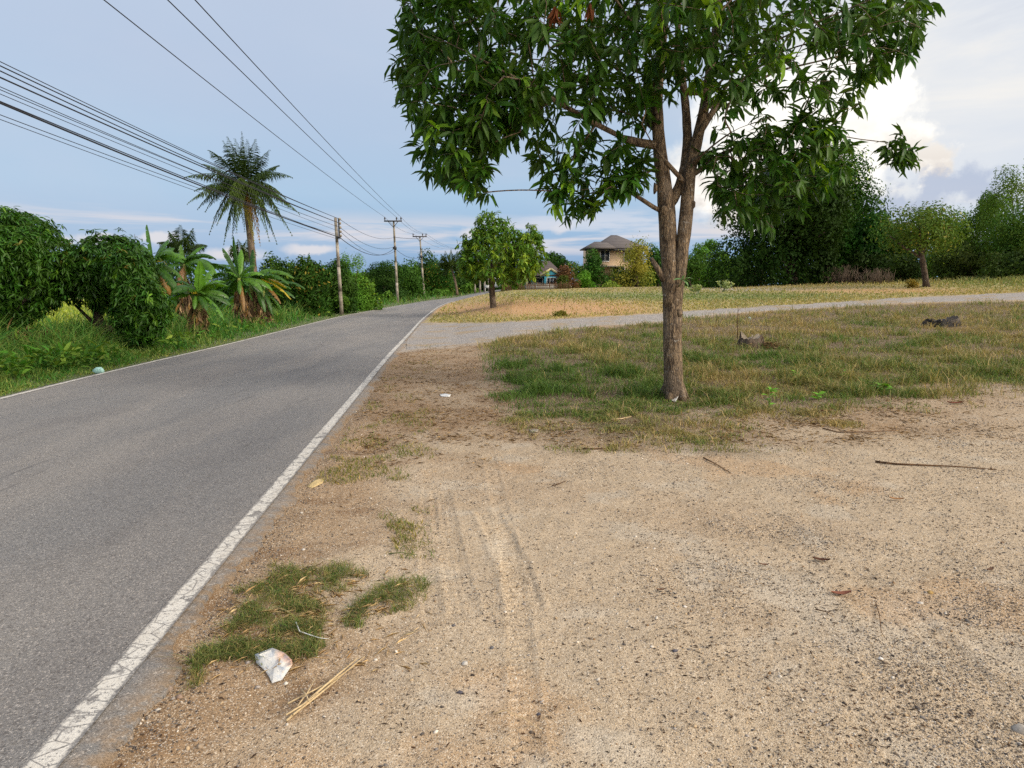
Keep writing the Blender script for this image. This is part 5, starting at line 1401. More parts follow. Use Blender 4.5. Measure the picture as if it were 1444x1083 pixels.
tree('field_bush', 'yellowish green bush left of the wide dark tree', 'shrub', (996, 1044, 350, 402), 62, 1018, 9, 2600, lin((92, 136, 46)), .28, GR, stems=3, trunk_r=.05)
tree('field_bush', 'low bright bush in front of the bushes behind the milkweed', 'shrub', (984, 1020, 378, 402), 58, 1002, 7, 1300, lin((80, 126, 44)), .26, GR, stems=3, trunk_r=.03)
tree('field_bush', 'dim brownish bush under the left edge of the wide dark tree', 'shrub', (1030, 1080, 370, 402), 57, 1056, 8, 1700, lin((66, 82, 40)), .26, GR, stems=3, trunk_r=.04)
tree('shade_tree', 'wide dense dark tree behind the right side of the big mango crown', 'tree', (1010, 1206, 214, 404), 50, 1110, 20, 30000, lin((44, 74, 30)), .30, GR, depth=.75, trunk_r=.28, stems=2, limb_n=8, lw=.45, size=(.3, .44))
tree('shade_tree', 'taller dark tree rising behind the drooping mango branch', 'tree', (1120, 1240, 194, 398), 54, 1176, 16, 16000, lin((52, 92, 34)), .26, GR, lw=.5, size=(.26, .42), fresh=.04)
tree('shade_tree', 'dark broad leaved tree with upright sprigs left of the small trunked tree', 'tree', (1172, 1262, 284, 404), 50, 1216, 13, 12000, lin((46, 88, 36)), .27, GR, lw=.55, size=(.24, .38), spread=.74)
tree('shade_tree', 'shaded tree between the dark tree and the feathery trees', 'tree', (1210, 1304, 310, 402), 56, 1258, 11, 9000, lin((44, 78, 32)), .28, GR)
b0 = gp(1299, 405)
tree('field_tree', 'small round tree with a pale bare trunk forking low', 'tree', (1230, 1362, 286, 368), b0[1], 1299, 16, 7600, lin((84, 116, 54)), .16, GR, lw=.5, trunk_r=.17, limb_n=7, loose=.2, hue=.35, mat=M_LEAF2, fresh=.06, freshcol=lin((150, 150, 84)))
GF = 'feathery light green trees at the right edge'
tree('feathery_tree', 'tall wispy feathery tree reaching highest at the right edge', 'tree', (1388, 1480, 226, 380), 46, 1436, 18, 10000, lin((96, 130, 60)), .16, GF, loose=.16, lw=.5, size=(.2, .32), spread=.9, stems=2, trunk_r=.07)
tree('feathery_tree', 'feathery green tree just left of the tallest wispy one', 'tree', (1346, 1428, 266, 388), 50, 1388, 16, 13000, lin((84, 122, 50)), .17, GF, loose=.14, lw=.5, size=(.22, .36), spread=.8, stems=3, trunk_r=.06)
tree('feathery_tree', 'lower feathery tree behind the small round tree', 'tree', (1312, 1376, 300, 392), 56, 1342, 13, 10000, lin((78, 118, 48)), .18, GF, loose=.14, stems=3, trunk_r=.06)
tree('feathery_tree', 'dense feathery tree at the picture edge under the wispy one', 'tree', (1400, 1500, 290, 392), 44, 1450, 16, 12000, lin((80, 118, 50)), .16, GF, loose=.14, stems=3, trunk_r=.06)
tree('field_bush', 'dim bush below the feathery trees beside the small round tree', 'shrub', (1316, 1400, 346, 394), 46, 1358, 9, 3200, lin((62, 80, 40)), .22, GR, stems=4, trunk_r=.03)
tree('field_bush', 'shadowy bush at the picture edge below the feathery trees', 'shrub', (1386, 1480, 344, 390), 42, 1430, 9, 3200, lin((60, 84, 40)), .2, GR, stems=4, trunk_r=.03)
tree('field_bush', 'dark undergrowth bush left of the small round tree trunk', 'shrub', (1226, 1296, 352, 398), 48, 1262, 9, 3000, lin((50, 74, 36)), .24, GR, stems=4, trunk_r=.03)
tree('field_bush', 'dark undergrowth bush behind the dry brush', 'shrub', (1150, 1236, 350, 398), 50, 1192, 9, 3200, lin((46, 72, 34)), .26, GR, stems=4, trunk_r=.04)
# far background wood so no bare horizon shows between the trees
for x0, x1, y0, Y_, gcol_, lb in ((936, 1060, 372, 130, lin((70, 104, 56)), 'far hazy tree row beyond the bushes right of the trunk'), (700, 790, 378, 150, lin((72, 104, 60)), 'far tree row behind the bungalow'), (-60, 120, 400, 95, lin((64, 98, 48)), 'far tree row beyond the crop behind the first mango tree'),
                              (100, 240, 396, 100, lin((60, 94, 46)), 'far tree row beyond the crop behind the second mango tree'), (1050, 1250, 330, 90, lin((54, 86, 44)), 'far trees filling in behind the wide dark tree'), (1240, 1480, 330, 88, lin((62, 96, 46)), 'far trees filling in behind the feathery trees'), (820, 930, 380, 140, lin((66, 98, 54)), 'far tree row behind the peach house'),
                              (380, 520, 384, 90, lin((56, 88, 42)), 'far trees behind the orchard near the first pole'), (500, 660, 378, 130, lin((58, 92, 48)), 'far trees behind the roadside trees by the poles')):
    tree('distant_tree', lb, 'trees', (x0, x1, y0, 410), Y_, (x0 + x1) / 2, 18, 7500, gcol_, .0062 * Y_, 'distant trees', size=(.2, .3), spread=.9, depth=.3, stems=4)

# ---- dry brush and small field plants
def brush(label, bx, by, w, h, n, col, name='dry_brush', cat='brush', group=None):
    b = gp(bx, by); root = empty(name, b, label, cat, group); acc = Acc(); Y = b[1]
    for k in range(n):
        o = np.array([rng.normal(0, .5) * w * Y / F * .5, rng.normal(0, .4), 0]); p = b + o; p[2] = float(hterr(p[0], p[1])) - .03
        hh = h * Y / F * (.45 + .6 * rng.random()); d = np.array([rng.normal(0, .25), rng.normal(0, .2), 1]) * hh
        tube(acc, [p, p + d * .5 + rng.normal(0, .04, 3), p + d], [.016, .011, .005], 4, np.asarray(col) * (.6 + .7 * rng.random()))
        for q in range(3):
            s = p + d * (.4 + .5 * rng.random()); tube(acc, [s, s + np.array([rng.normal(0, .3), rng.normal(0, .3), .35]) * hh * .5], [.008, .003], 4, np.asarray(col) * (.6 + .7 * rng.random()), cap=False)
    acc.build('stems', M_STRAW, root); return root
GB = 'dry brush along the tree line'
for bx, by, w_, h_, lb in ((1098, 399, 40, 22, 'dark dry brush at the foot of the wide dark tree'), (1148, 400, 40, 24, 'pale dry brush right of the wide dark tree trunk'), (1190, 400, 46, 26, 'tallest pale dry brush in front of the undergrowth'), (1236, 400, 36, 22, 'dry brush nearest the small round tree'), (1050, 402, 44, 14, 'low brown dry brush left of the wide dark tree trunk')):
    brush(lb, bx, by, w_, h_, 110, lin((118, 102, 86)), group=GB)
def milkweed(label, bx, by, w, h):
    b = gp(bx, by); Y = b[1]; root = empty('milkweed', b, label, 'plant', 'pale milkweed plants in the field'); sc_ = Y / F
    a1, a2 = Acc(), Acc()
    for k in range(7):
        d = np.array([rng.normal(0, .5) * w * sc_, rng.normal(0, .3) * w * sc_, h * sc_ * (.6 + .4 * rng.random())]); t_ = b + d
        tube(a1, [b, b + d * .5, t_], [.02, .016, .01], 5, lin((150, 160, 130)))
        n = 16; f = .35 + .65 * rng.random(n); P = b + d * f[:, None]; a = rng.random(n) * 2 * PI
        leaves(a2, P, np.stack([np.cos(a), np.sin(a), .5 + rng.random(n)], 1), .16 + .08 * rng.random(n), .1, lin((164, 184, 150)) * (.8 + .4 * rng.random((n, 1))), LT_LONG)
        leaves(a2, np.tile(t_, (5, 1)), rdir(5) + [0, 0, 1], .08, .07, lin((226, 230, 216)), LT_LONG)
    a1.build('stems', M_ATTR, root); a2.build('leaves', M_LEAF2, root)
milkweed('larger pale milkweed plant on the field right of the big trunk', 1020, 412, 20, 16)
milkweed('smaller pale milkweed plant closest to the big trunk', 985, 415, 11, 13)
tree('field_bush', 'tiny yellowing plant at the foot of the small round tree', 'plant', (1279, 1296, 392, 406), b0[1] - .6, 1288, 5, 260, lin((140, 128, 70)), .16, None, stems=3, trunk_r=.012)
bq = gp(791, 446)
tree('field_shrub', 'low green shrub with a tall dry twig beside the gravel track', 'shrub', (780, 802, 436, 448), bq[1], 791, 6, 420, lin((112, 116, 56)), .09, None, stems=4, trunk_r=.012)
acc = Acc(); tube(acc, [bq, at(796, 436, bq[1]), at(797, 424, bq[1]), at(801, 413, bq[1])], [.012, .01, .007, .004], 5); tube(acc, [at(797, 426, bq[1]), at(792, 417, bq[1])], [.006, .003], 4)
o = acc.build('twig', M_WOOD, bpy.data.objects[[q.name for q in bpy.data.objects if q.name.startswith('field_shrub')][-1]])
sb = gp(1040, 480); acc = Acc(); tube(acc, [sb, at(1040, 455, sb[1]), at(1041, 432, sb[1])], [.012, .01, .006], 5)
for q in range(5): s_ = at(1040.5, 432 + q * 6, sb[1]); tube(acc, [s_, s_ + [rng.normal(0, .06), rng.normal(0, .05), .05]], [.006, .003], 4)
tag(acc.build('dry_stalk', M_WOOD), 'tall thin dead weed stalk rising beside the straw covered stump', 'stalk')

# ---- stumps
M_STUMP = mat_bark('stump_bark', lin((122, 104, 86)), lin((44, 36, 31)), 1.2)
M_CHAR = mat_bark('charred_bark', lin((74, 70, 67)), lin((16, 15, 15)), 1.2)
def stump(label, bx, by, w, h, top, side, slant):
    b = gp(bx, by); Y = b[1]; sc_ = Y / F; root = empty('tree_stump', b, label, 'stump')
    acc = Acc(); n = 44; th = np.arange(n) * 2 * PI / n; rows = []; rid = rng.normal(0, 1, n); jag = np.abs(rng.normal(0, 1, n)) * (1 + np.sin(th * 2 + 1))
    prof = [(0, 1.15), (.35, .98), (.75, .92), (1, .84)]
    for f, r in prof:
        rr = w * sc_ / 2 * r * (1 + .16 * np.sin(th * 3 + 1) + .10 * np.sin(th * 7 + 2) + .09 * rid); rows.append(np.stack([np.cos(th) * rr, np.sin(th) * rr * .8, f * h * sc_ * (1 + slant * np.cos(th) + .15 * (jag - .6) * (f > .5)) - .04], 1) + b)
    V = np.concatenate(rows); i = np.arange(3)[:, None] * n; k = np.arange(n)[None]; Q = np.stack([i + k, i + (k + 1) % n, i + n + (k + 1) % n, i + n + k], -1).reshape(-1, 4)
    cs = np.tile(side, (len(V), 1)) * (.7 + .6 * rng.random((len(V), 1))); acc.add(V, [Q], cs); acc.build('side', M_CHAR if side[0] < .03 else M_STUMP, root)
    acc = Acc(); tp = rows[-1] + [0, 0, .004]; c_ = tp.mean(0) + [0, 0, -.09]; V = np.concatenate([tp, [c_]]); kk = np.arange(n)
    acc.add(V, [np.stack([np.full(n, n), kk, (kk + 1) % n], 1)], np.tile(top, (n + 1, 1)) * (.6 + .7 * rng.random((n + 1, 1)))); acc.build('cut_top', M_ATTR, root)
    return b, sc_
sb, ss = stump('tree stump with pale cut top half buried in dry straw', 1058, 490, 36, 16, lin((150, 138, 120)), lin((72, 62, 54)), .1)
acc = Acc(); n = 500; a = rng.normal(0, .9, n); rr = np.abs(rng.normal(0, .30, n)) + .16
x_ = sb[0] + .12 + rr * np.cos(a); y_ = sb[1] - .12 + rr * np.sin(a) * .6
leaves(acc, np.stack([x_, y_, hterr(x_, y_) + .02 + .16 * np.exp(-rr * 2) * rng.random(n)], 1), np.stack([np.cos(a), rng.normal(0, .5, n) - .3, rng.normal(0, .25, n)], 1), .10 + .14 * rng.random(n), .010, lin((196, 166, 126)) * (.6 + .6 * rng.random((n, 1))), LT_RH)
tag(acc.build('straw_pile', M_STRAW), 'pale dry straw spilled against the cut stump', 'straw', kind='stuff')
stump('blackened charred stump lying low in the grass far right', 1327, 460, 44, 11, lin((62, 58, 56)), lin((36, 33, 32)), .12)

# ---- small things on the ground
def ground_at(px_, py_):
    p = gp(px_, py_); p[2] = float(hground(p[0], p[1])); return p
def sheet(name, label, cat, outline, crease, mats, lift=.03, group=None, cols=None):
    """crumpled sheet: outline in picture points, with real thickness"""
    P = [ground_at(*q) for q in outline]; P = np.array(P); c = P.mean(0)
    n = len(P); ring = []; z_ = lift * (.25 + .75 * rng.random(n))
    P[:, 2] += z_ * np.array(crease)
    mid = (P + c) / 2; mid[:, 2] += lift * (rng.random(n) - .2); c[2] += lift * .6
    V = np.concatenate([P, mid, [c]]); kk = np.arange(n); k2 = (kk + 1) % n
    Q = np.stack([kk, k2, k2 + n, kk + n], 1); T = np.stack([kk + n, k2 + n, np.full(n, 2 * n)], 1)
    m_ = len(V); Vb = V - [0, 0, .002]
    side = np.stack([kk, kk + m_, k2 + m_, k2], 1)
    col = np.tile(lin((226, 224, 216)), (2 * m_, 1)) * (.9 + .2 * rng.random((2 * m_, 1)))
    if cols is not None:
        for j, cc in cols.items(): col[j] = cc; col[j + m_] = cc
    acc = Acc(); acc.add(np.concatenate([V, Vb]), [np.concatenate([Q, Q[:, ::-1] + m_, side]), np.concatenate([T, T[:, ::-1] + m_])], col)
    return tag(acc.build(name, mats), label, cat, group)
mp, g, bs, out = new_mat('printed_paper')
p = g.pos(); c0 = g.attr().outputs['Color']; nz = g.noise(p, 60, 3, .6); nz2 = g.noise(p, 22, 4, .6); br = g.noise(g.map(p, (160, 160, 160)), 1, 2)
cc = g.mix(g.ramp(nz2.outputs[0], .48, .62, 0, .5), c0, lin((156, 170, 188)))
cc = g.mix(g.m('MULTIPLY', g.ramp(br.outputs[0], .5, .6, 0, .45), g.ramp(nz.outputs[0], .4, .55)), cc, lin((140, 148, 164)))
cc = g.mix(g.ramp(nz.outputs[0], .6, .75, 0, .35), cc, lin((204, 178, 140)))
g.put(bs.inputs['Base Color'], cc); bs.inputs['Roughness'].default_value = .7; g.put(bs.inputs['Normal'], g.bump(nz2.outputs[0], .5, .01)); M_PAPER = mp
sheet('crumpled_paper', 'crumpled torn printed paper lying on the soil below the near turf patch', 'paper', [(360, 934), (385, 931), (402, 934), (412, 940), (413, 950), (408, 958), (398, 964), (384, 967), (380, 960), (374, 950), (362, 942)],
      [.6, 1, 1.6, 1.8, 1.2, .9, .5, .2, .5, .8, .6], M_PAPER, .05, cols={2: lin((214, 168, 142)), 3: lin((214, 164, 138)), 4: lin((216, 180, 150)), 13: lin((222, 190, 170))})
def lump(name, label, cat, px_, py_, r, col, group=None, sq=(1, .8, .6)):
    p = ground_at(px_, py_); V = ICO_V * (1 + .22 * rng.normal(0, 1, (12, 1))) * np.array(sq) * r + p + [0, 0, r * .12]
    acc = Acc(); acc.add(V, [ICO_F], np.tile(col, (12, 1)) * (.85 + .3 * rng.random((12, 1)))); return tag(acc.build(name, M_STONE), label, cat, group)
lump('tissue_scrap', 'small crumpled white tissue scrap at the corner of the printed paper', 'scrap', 403, 968, .013, lin((226, 220, 206)))
WP = lin((226, 222, 220))
sheet('candy_wrapper', 'small pink and white wrapper leaning at the foot of the big trunk', 'wrapper', [(944, 559), (949, 556), (954, 559), (957, 564), (953, 568), (947, 566)], [2.5, 3, 2.4, 1.6, .5, .8], mat_plain('wrapper_foil', WP, .4, .4, .1, 30, use_attr=True), .05,
      cols={0: lin((226, 120, 140)), 1: lin((224, 110, 134)), 6: lin((222, 140, 156))})
sheet('white_scrap', 'flat white paper scrap on the brown straw between road and grass', 'scrap', [(620, 557), (628, 555), (636, 557), (634, 559.5), (622, 559.5)], [1, 1.2, 1, .6, .5], M_WHITE, .02)
sheet('white_scrap', 'dull white scrap at the grass edge midway between road and trunk', 'scrap', [(746, 606), (753, 604.5), (760, 606), (757, 609), (748, 609)], [1, .6, 1, .4, .5], M_CONC, .015)
lump('white_pebble', 'white pebble like scrap in the grass right of the big trunk', 'scrap', 1042, 552, .035, lin((214, 214, 208)))
lump('bottle_cap', 'pale bluish scrap in the far grass behind the cut stump', 'scrap', 1057, 449, .07, lin((176, 200, 196)))
pl = gp(139, 528); acc = Acc()
tube(acc, [pl + [-.10, .02, .06], pl + [-.02, 0, .075], pl + [.06, .0, .07], pl + [.1, 0, .06]], [.03, .06, .06, .03], 9, lin((176, 222, 214)), wob=.25)
tag(acc.build('plastic_bottle', M_ATTR, None, smooth=True), 'crushed pale turquoise plastic bottle on the far edge line', 'bottle')
# rocks one can point to
GRK = 'larger stones on the lot'
RK = [(656, 936, .022, (206, 200, 190), 'pale stone in the centre of the sandy lot'), (700, 878, .016, (168, 150, 130), 'light stone beside the grey gravel spot'), (693, 1010 - 96, .016, (112, 110, 112), 'blue grey stone beside the long tyre track'), (760, 1011, .014, (84, 84, 96), 'dark blue stone low in the centre by the tyre track'),
      (1242, 930, .016, (236, 230, 220), 'bright white round pebble on the right half of the lot'), (1298, 850, .02, (206, 200, 190), 'whitish stone right of the curled leaves'), (1364, 878, .02, (104, 100, 96), 'dark flat stone near the right edge'), (1312, 836, .026, (176, 146, 92), 'ochre clod above the whitish stone'),
      (966, 856, .016, (220, 212, 200), 'white pebble right of the centre of the lot'), (952, 922, .018, (98, 96, 104), 'slate grey stone right of the centre of the lot'), (1003, 626, .05, (168, 140, 108), 'rounded tan rock at the top of the lot below the grass'), (236 + 46, 1052, .018, (160, 142, 120), 'light brown stone near the bottom edge by the road'),
      (240, 975, .024, (150, 132, 116), 'crumbly pinkish stone beside the road edge line'), (254, 986, .02, (164, 140, 122), 'pinkish stone next to the crumbly one at the road edge'), (350, 936, .016, (176, 166, 158), 'pale flat stone left of the printed paper'), (428, 778, .016, (214, 208, 198), 'white pebble above the near turf patch'),
      (468, 828, .018, (150, 104, 92), 'small reddish stone on the near turf patch'), (640, 846 + 40, .014, (108, 104, 104), 'grey stone at the corner of the near gravel spot'), (648, 982, .018, (92, 90, 98), 'dark stone at the lower end of the gravel spot'), (1440, 1030, .045, (176, 168, 156), 'big pale rough stone cut by the right edge')]
for a_, b_, r_, c_, lb in RK: lump('stone', lb, 'stone', a_, b_, r_ * .8, lin(c_), GRK, (1, .8, .62))
sheet('stone_flake', 'flat yellowish slab flake in the dirt beside the road line', 'stone', [(432, 686), (445, 678), (458, 675), (455, 681), (440, 688)], [.6, .8, .6, .4, .3], mat_plain('flake', lin((206, 182, 132)), .9, .2, .15, 60), .02)
# sticks and straws
def stick(label, pts, r, m_=None, name='stick', cat='stick', lift=.012, group=None, taper=.5):
    P = np.array([ground_at(*q) for q in pts]); P[:, 2] += lift
    r *= .7; P[1:-1, 1] += rng.normal(0, .012, len(P) - 2); acc = Acc(); tube(acc, P, np.linspace(r, r * taper, len(P)), 6, wob=.2); return tag(acc.build(name, m_ or M_WOOD, None, smooth=True), label, cat, group)
stick('long thin brown stick lying across the right of the lot', [(1234, 653), (1262, 656), (1300, 658), (1350, 660), (1405, 664)], .014)
stick('long twig lying at the grass edge on the right', [(1160, 607), (1180, 611), (1220, 611), (1268, 608)], .012)
stick('slanting thin twig right of the centre below the tan rock', [(992, 648), (1010, 657), (1030, 668)], .010)
stick('thin upright lying twig right of the curled brown leaves', [(1235, 851), (1238, 870), (1241, 893), (1250, 905)], .004)
stick('pale bowed straw across the long tyre track near the bottom', [(696, 1018), (712, 1014), (738, 1020), (764, 1038)], .003, M_STRAW2 := mat_plain('pale_straw', lin((212, 188, 146)), .8, .2, .15, 40))
stick('dark twig lying across the top of the near turf patch', [(430, 806), (445, 804), (456, 799)], .005)
stick('green grass stem lying loose right of the near turf patch', [(548, 786), (566, 784), (588, 787)], .005, mat_plain('green_stem', lin((98, 112, 62)), .8))
stick('short dark twig below the gravel at the right centre', [(1150, 862), (1162, 865), (1176, 870)], .005)
stick('brown twig fragment at the top centre of the lot', [(779, 686), (790, 683), (798, 680)], .008)
stick('dark stick at the grass edge left of the big trunk', [(822, 634), (842, 634), (858, 633)], .012)
stick('pale curved root lying at the grass edge right of the trunk', [(860, 594), (876, 592), (890, 590)], .014, M_STRAW2)
stick('white plastic strap curling out of the near turf patch', [(418, 892), (424, 903), (436, 909), (452, 912), (464, 916)], .004, M_WHITE, 'plastic_strap', 'strap', .03)
sbp = ground_at(455, 980); sr = empty('straw_bundle', sbp, 'bundle of long pale straws lying below the printed paper', 'straw')
for k, (p0_, p1_, r_) in enumerate([((404, 1021), (514, 930), .005), ((410, 1018), (500, 946), .004), ((406, 1000), (470, 968), .004), ((414, 1016), (480, 962), .005), ((430, 1004), (505, 938), .005), ((420, 1006), (446, 968), .003), ((404, 1020), (450, 992), .004), ((426, 986), (438, 1006), .003)]):
    P = np.array([ground_at(*p0_), ground_at((p0_[0] + p1_[0]) / 2 + rng.normal(0, 2), (p0_[1] + p1_[1]) / 2 + rng.normal(0, 2)), ground_at(*p1_)]); P[:, 2] += .006 + .004 * k
    acc = Acc(); tube(acc, P, [r_, r_ * .9, r_ * .5], 5); acc.build('straw', M_STRAW2, sr)
# fallen leaves
def fallen(label, px_, py_, ang, L, col, group='fallen dry leaves on the lot'):
    p = ground_at(px_, py_) + [0, 0, .012]; n = 9; s = np.linspace(0, 1, n); d = np.array([math.cos(ang), math.sin(ang), 0]); sd_ = np.array([-d[1], d[0], 0])
    w = L * .16 * np.sin(s * PI * .96 + .06) ** .8; mid = p + d * ((s - .5) * L)[:, None] + np.array([0, 0, 1]) * (.10 * L * (2 * s - 1) ** 2)[:, None]
    V = np.concatenate([mid + sd_ * w[:, None] + [0, 0, .07 * L], mid, mid - sd_ * w[:, None] + [0, 0, .05 * L]]); i = np.arange(n - 1)
    Q = np.concatenate([np.stack([i, i + 1, i + 1 + n, i + n], 1), np.stack([i + n, i + n + 1, i + 1 + 2 * n, i + 2 * n], 1)])
    V2 = V - [0, 0, .0015]; acc = Acc(); acc.add(np.concatenate([V, V2]), [Q, Q[:, ::-1] + 3 * n], np.tile(col, (6 * n, 1)) * (.85 + .3 * rng.random((6 * n, 1))))
    return tag(acc.build('fallen_leaf', M_ATTR), label, 'leaf', group)
fallen('dark brown boat shaped dry leaf lying on the right of the lot', 1158, 791, -.35, .10, lin((84, 52, 36)))
fallen('narrow reddish curled leaf below the dark boat shaped leaf', 1186, 840, .05, .11, lin((132, 84, 66)))
fallen('small curled leaf with pale rim left of the dark boat shaped leaf', 1078, 797, -.1, .05, lin((112, 70, 46)))
fallen('arched tan leaf above and right of the dark boat shaped leaf', 1264, 708, -.3, .10, lin((168, 124, 82)))
fallen('crumpled brown leaf at the right edge of the lot', 1396, 806, .5, .07, lin((104, 78, 60)))
fallen('dark leaf at the grass edge right of the trunk', 1166, 582, .1, .18, lin((110, 62, 44)))
fallen('reddish leaf in the grass edge near the right side', 1346, 570, -.1, .2, lin((122, 70, 50)))
fallen('brown leaf at the centre of the lot by a small twig', 932, 836, .1, .05, lin((112, 80, 58)))
# broad leaved weeds in the grass
def weed(label, px_, py_, n, L, h, name='weed'):
    b = gp(px_, py_); root = empty(name, b, label, 'weed', 'broad leaved weeds in the grass'); a1 = Acc(); a2 = Acc()
    tube(a1, [b, b + [.01, 0, h * .5], b + [-.01, .01, h]], [.006, .005, .003], 5, lin((110, 140, 70)))
    a = rng.random(n) * 2 * PI; f = .25 + .75 * rng.random(n)
    leaves(a2, b + np.stack([0 * a, 0 * a, h * f], 1), np.stack([np.cos(a), np.sin(a), .25 + .4 * rng.random(n)], 1), L * (.7 + .6 * rng.random(n)), L * .55, lin((112, 168, 66)) * (.8 + .4 * rng.random((n, 1))), LT_LONG, roll=.2)
    a1.build('stem', M_ATTR, root); a2.build('leaves', M_LEAF2, root)
weed('upright small weed at the grass edge right of the trunk', 1084, 580, 12, .10, .30); weed('spreading bright weed at the grass edge farther right', 1244, 556, 12, .17, .14)
weed('small pale weed between the two bright weeds', 1154, 566, 7, .12, .10); weed('tiny weed deeper in the grass above the pale one', 1190, 538, 7, .10, .2); weed('weed in the grass just right of the trunk', 1122, 540, 8, .08, .18)
# ------------------------------------------------------------------ sky, sun, camera
def azel(px_, py_):
    r = norm(ray(px_, py_)); return math.atan2(r[0], r[1]), math.asin(r[2])
SUN_AZ, SUN_EL = math.radians(118), math.radians(30)
world = bpy.data.worlds.new('World'); scene.world = world; world.use_nodes = True
world.node_tree.nodes.clear(); g = NT(world.node_tree)
out = g.new('ShaderNodeOutputWorld'); bg = g.new('ShaderNodeBackground'); g.l.new(bg.outputs[0], out.inputs[0])
SKY_S = .1; bg.inputs[1].default_value = SKY_S
sky = g.new('ShaderNodeTexSky', sky_type='NISHITA'); sky.sun_disc = False
sky.sun_elevation = SUN_EL; sky.sun_rotation = SUN_AZ; sky.air_density = 1.0; sky.dust_density = 1.5; sky.ozone_density = 2.0
tc = g.new('ShaderNodeTexCoord').outputs['Generated']
xyz = g.new('ShaderNodeSeparateXYZ'); g.put(xyz.inputs[0], tc)
az = g.m('ARCTAN2', xyz.outputs[0], xyz.outputs[1])
el_ = g.m('ARCSINE', g.m('MAXIMUM', g.m('MINIMUM', xyz.outputs[2], 1), -1))
def cmb(a, b, c=0):
    nd = g.new('ShaderNodeCombineXYZ'); g.put(nd.inputs[0], a); g.put(nd.inputs[1], b); g.put(nd.inputs[2], c); return nd.outputs[0]
uv = cmb(az, el_)
EXPO = 0.55
K = 1 / SKY_S / 2 ** EXPO
def sc(c, k=1.0): return tuple(lin(c) * K * k)
# thin high overcast over the blue sky
rampn = g.new('ShaderNodeValToRGB'); g.put(rampn.inputs[0], g.ramp(el_, 0, .5, 0, 1, False))
cr = rampn.color_ramp; cr.elements[0].position = 0
stops = [(0, (140, 176, 216)), (.10, (152, 188, 226)), (.24, (178, 208, 236)), (.45, (192, 212, 236)), (.8, (203, 215, 236)), (1, (202, 213, 235))]
while len(cr.elements) < len(stops): cr.elements.new(.5)
for e, (p_, c_) in zip(cr.elements, stops): e.position = p_; e.color = (*lin(c_), 1)
veil = g.mix(1.0, rampn.outputs[0], (K, K, K), 'MULTIPLY')
n_big = g.noise(g.map(uv, (1.6, 4.5, 1)), 1, 5, .55, .3).outputs[0]
base = g.mix(.86, g.mix(1.0, sky.outputs[0], (.55, .55, .55), 'MULTIPLY'), veil)
base = g.mix(g.ramp(n_big, .42, .68, 0, .32), base, sc((206, 212, 228)))
n_gr = g.noise(g.map(uv, (1.1, 3.2, 1), (5, 2, 0)), 1, 4, .5).outputs[0]
base = g.mix(g.ramp(n_gr, .46, .7, 0, .25), base, sc((180, 193, 220)))
# whiter to the right
rw = g.m('MULTIPLY', g.ramp(az, .22, .50), g.ramp(el_, .04, .12))
n_st = g.noise(g.map(uv, (2.2, 9, 1), rot=(0, 0, -.25)), 1, 6, .6, .6).outputs[0]
base = g.mix(g.m('MULTIPLY', rw, .75), base, sc((222, 228, 238)))
base = g.mix(g.m('MULTIPLY', rw, g.ramp(n_st, .46, .66, 0, .9)), base, sc((244, 240, 234)))
base = g.mix(g.m('MULTIPLY', rw, g.m('MULTIPLY', g.ramp(n_st, .5, .34, 0, .55), g.ramp(el_, .22, .34))), base, sc((188, 192, 208)))
# streaks of low cloud above the horizon
n_h = g.noise(g.map(uv, (3.2, 34, 1), (2, 0, 0)), 1, 6, .6, .5).outputs[0]
band = g.m('MULTIPLY', g.ramp(el_, .022, .05), g.ramp(el_, .105, .07))
base = g.mix(g.m('MULTIPLY', band, g.ramp(n_h, .45, .62, 0, .85)), base, sc((226, 222, 226)))
bandb = g.m('MULTIPLY', g.ramp(el_, .0, .02), g.ramp(el_, .055, .03))
base = g.mix(g.m('MULTIPLY', bandb, g.ramp(n_h, .42, .6, .2, .7)), base, sc((136, 168, 208)))
gx_, ge_ = azel(1270, 150)
gd = g.m('SQRT', g.m('ADD', g.m('POWER', g.m('DIVIDE', g.m('SUBTRACT', az, gx_), .34), 2), g.m('POWER', g.m('DIVIDE', g.m('SUBTRACT', el_, ge_), .20), 2)))
base = g.mix(g.m('MULTIPLY', g.ramp(gd, 1.0, .1, 0, .7), g.ramp(n_st, .30, .6, .45, 1)), base, sc((248, 246, 242)))
# heaped clouds: distorted blobs at measured bearings
nd1 = g.noise(g.map(uv, (15, 15, 1)), 1, 7, .62).outputs['Color']
sv = g.new('ShaderNodeSeparateColor'); g.put(sv.inputs[0], nd1)
nd2 = g.noise(g.map(uv, (4, 5, 1), (3, 8, 0)), 1, 3, .5).outputs['Color']
sv2 = g.new('ShaderNodeSeparateColor'); g.put(sv2.inputs[0], nd2)
wx = g.m('ADD', g.m('MULTIPLY', g.m('SUBTRACT', sv.outputs[0], .5), .10), g.m('MULTIPLY', g.m('SUBTRACT', sv2.outputs[0], .5), .10))
wy = g.m('ADD', g.m('MULTIPLY', g.m('SUBTRACT', sv.outputs[1], .5), .10), g.m('MULTIPLY', g.m('SUBTRACT', sv2.outputs[1], .5), .05))
ax_ = g.m('ADD', az, wx); ey_ = g.m('ADD', el_, wy)
axs = g.m('ADD', az, g.m('MULTIPLY', wx, .4)); eys = g.m('ADD', el_, g.m('MULTIPLY', wy, .28))
def blob(px_, py_, rx, ry_):
    a0, e0 = azel(px_, py_); sm = ry_ < .016
    dx = g.m('DIVIDE', g.m('SUBTRACT', axs if sm else ax_, a0), rx); dy = g.m('DIVIDE', g.m('SUBTRACT', eys if sm else ey_, e0), ry_)
    return g.m('SUBTRACT', 1, g.m('SQRT', g.m('ADD', g.m('MULTIPLY', dx, dx), g.m('MULTIPLY', dy, dy))))
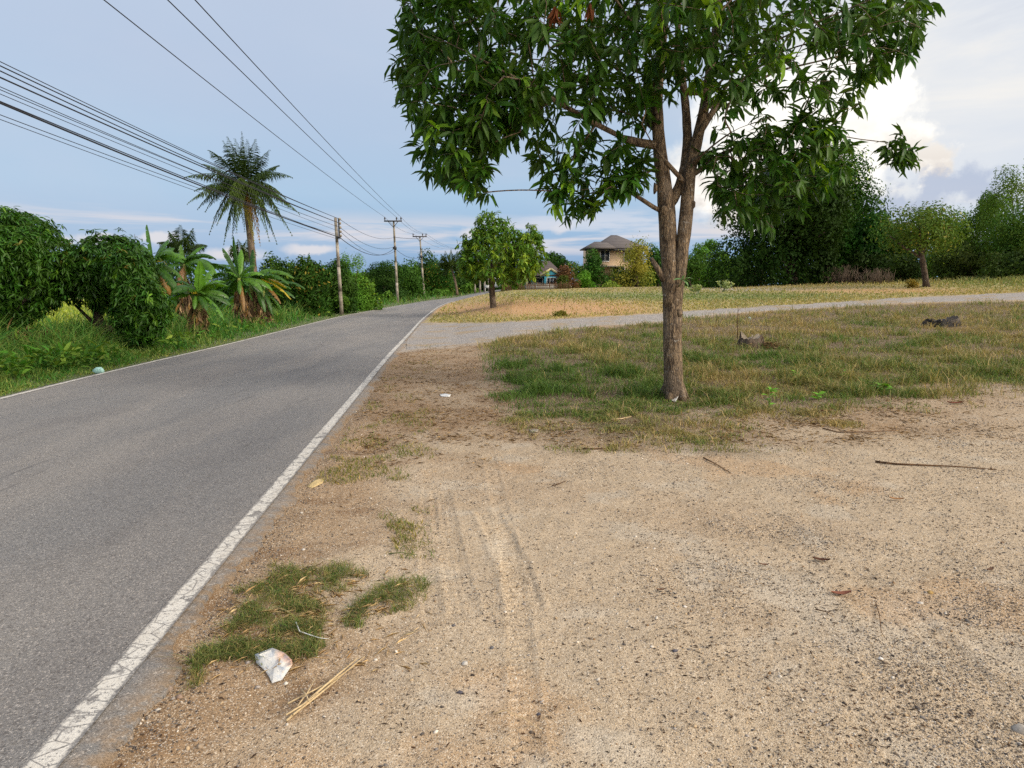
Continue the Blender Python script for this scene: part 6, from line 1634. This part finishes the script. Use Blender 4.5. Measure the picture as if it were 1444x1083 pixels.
def blobs(L):
    v = None
    for b_ in L:
        q = blob(*b_); v = q if v is None else g.m('MAXIMUM', v, q)
    return v
cum = blobs([(1170, 165, .085, .085), (1234, 140, .036, .055), (1205, 205, .07, .06), (1262, 208, .04, .035), (1318, 238, .03, .024), (1080, 200, .1, .09), (1050, 250, .12, .07)])
shade = g.ramp(g.noise(g.map(uv, (16, 22, 1), (1, 4, 0)), 1, 6, .6).outputs[0], .36, .62)
ccol = g.mix(g.m('MULTIPLY', shade, g.ramp(el_, .24, .12)), sc((255, 252, 245), 1.18), sc((232, 224, 216)))
base = g.mix(g.ramp(cum, -.08, .38), base, ccol)
dark = blobs([(1345, 272, .075, .022), (1400, 268, .05, .028), (1260, 288, .1, .022), (1180, 300, .1, .025)])
base = g.mix(g.ramp(dark, .0, .6, 0, .75), base, sc((178, 190, 214)))
small = blobs([(790, 322, .018, .012), (668, 330, .03, .012), (150, 338, .035, .008), (225, 336, .03, .009), (330, 356, .05, .012), (440, 350, .05, .010), (90, 342, .02, .006)])
base = g.mix(g.ramp(small, .0, .6, 0, .75), base, sc((236, 230, 230)))
n_c = g.noise(g.map(uv, (5, 40, 1), (7, 3, 0), (0, 0, .08)), 1, 6, .6).outputs[0]
cst = g.m('MULTIPLY', g.m('MULTIPLY', g.ramp(az, -.05, .05), g.ramp(az, .34, .24)), g.m('MULTIPLY', g.ramp(el_, .04, .06), g.ramp(el_, .12, .085)))
base = g.mix(g.m('MULTIPLY', cst, g.ramp(n_c, .45, .62, 0, .8)), base, sc((214, 220, 232)))
# brighter cloud veil round the hidden sun
sd = (math.sin(SUN_AZ) * math.cos(SUN_EL), math.cos(SUN_AZ) * math.cos(SUN_EL), math.sin(SUN_EL))
dt = g.new('ShaderNodeVectorMath', operation='DOT_PRODUCT'); g.put(dt.inputs[0], tc); dt.inputs[1].default_value = sd
base = g.mix(g.ramp(dt.outputs['Value'], .35, 1, 0, .85), base, sc((255, 240, 220), 2.4))
g.put(bg.inputs[0], base)
world.cycles.sampling_method = 'MANUAL'; world.cycles.sample_map_resolution = 1024

sl = bpy.data.lights.new('sun', 'SUN'); sl.energy = 1.5; sl.angle = math.radians(12); sl.color = (1.0, .92, .82)
so = bpy.data.objects.new('sun', sl); COL.objects.link(so)
so.rotation_euler = Vector(sd).to_track_quat('Z', 'Y').to_euler()

cam = bpy.data.cameras.new('camera'); cam.sensor_width = 36; cam.lens = F / 1444 * 36; cam.clip_end = 20000; cam.clip_start = .05
co = bpy.data.objects.new('camera', cam); COL.objects.link(co)
co.location = (0, 0, CAM_Z); co.rotation_euler = (PI / 2 - PITCH, 0, 0)
scene.camera = co
scene.view_settings.view_transform = 'Standard'; scene.view_settings.look = 'None'
scene.view_settings.exposure = EXPO; scene.view_settings.gamma = 1; scene.view_settings.use_curve_mapping = False
scene.cycles.max_bounces = 6; scene.cycles.diffuse_bounces = 3; scene.cycles.glossy_bounces = 2; scene.cycles.transmission_bounces = 3
scene.cycles.use_adaptive_sampling = True; scene.cycles.adaptive_threshold = .015
scene.cycles.use_denoising = False
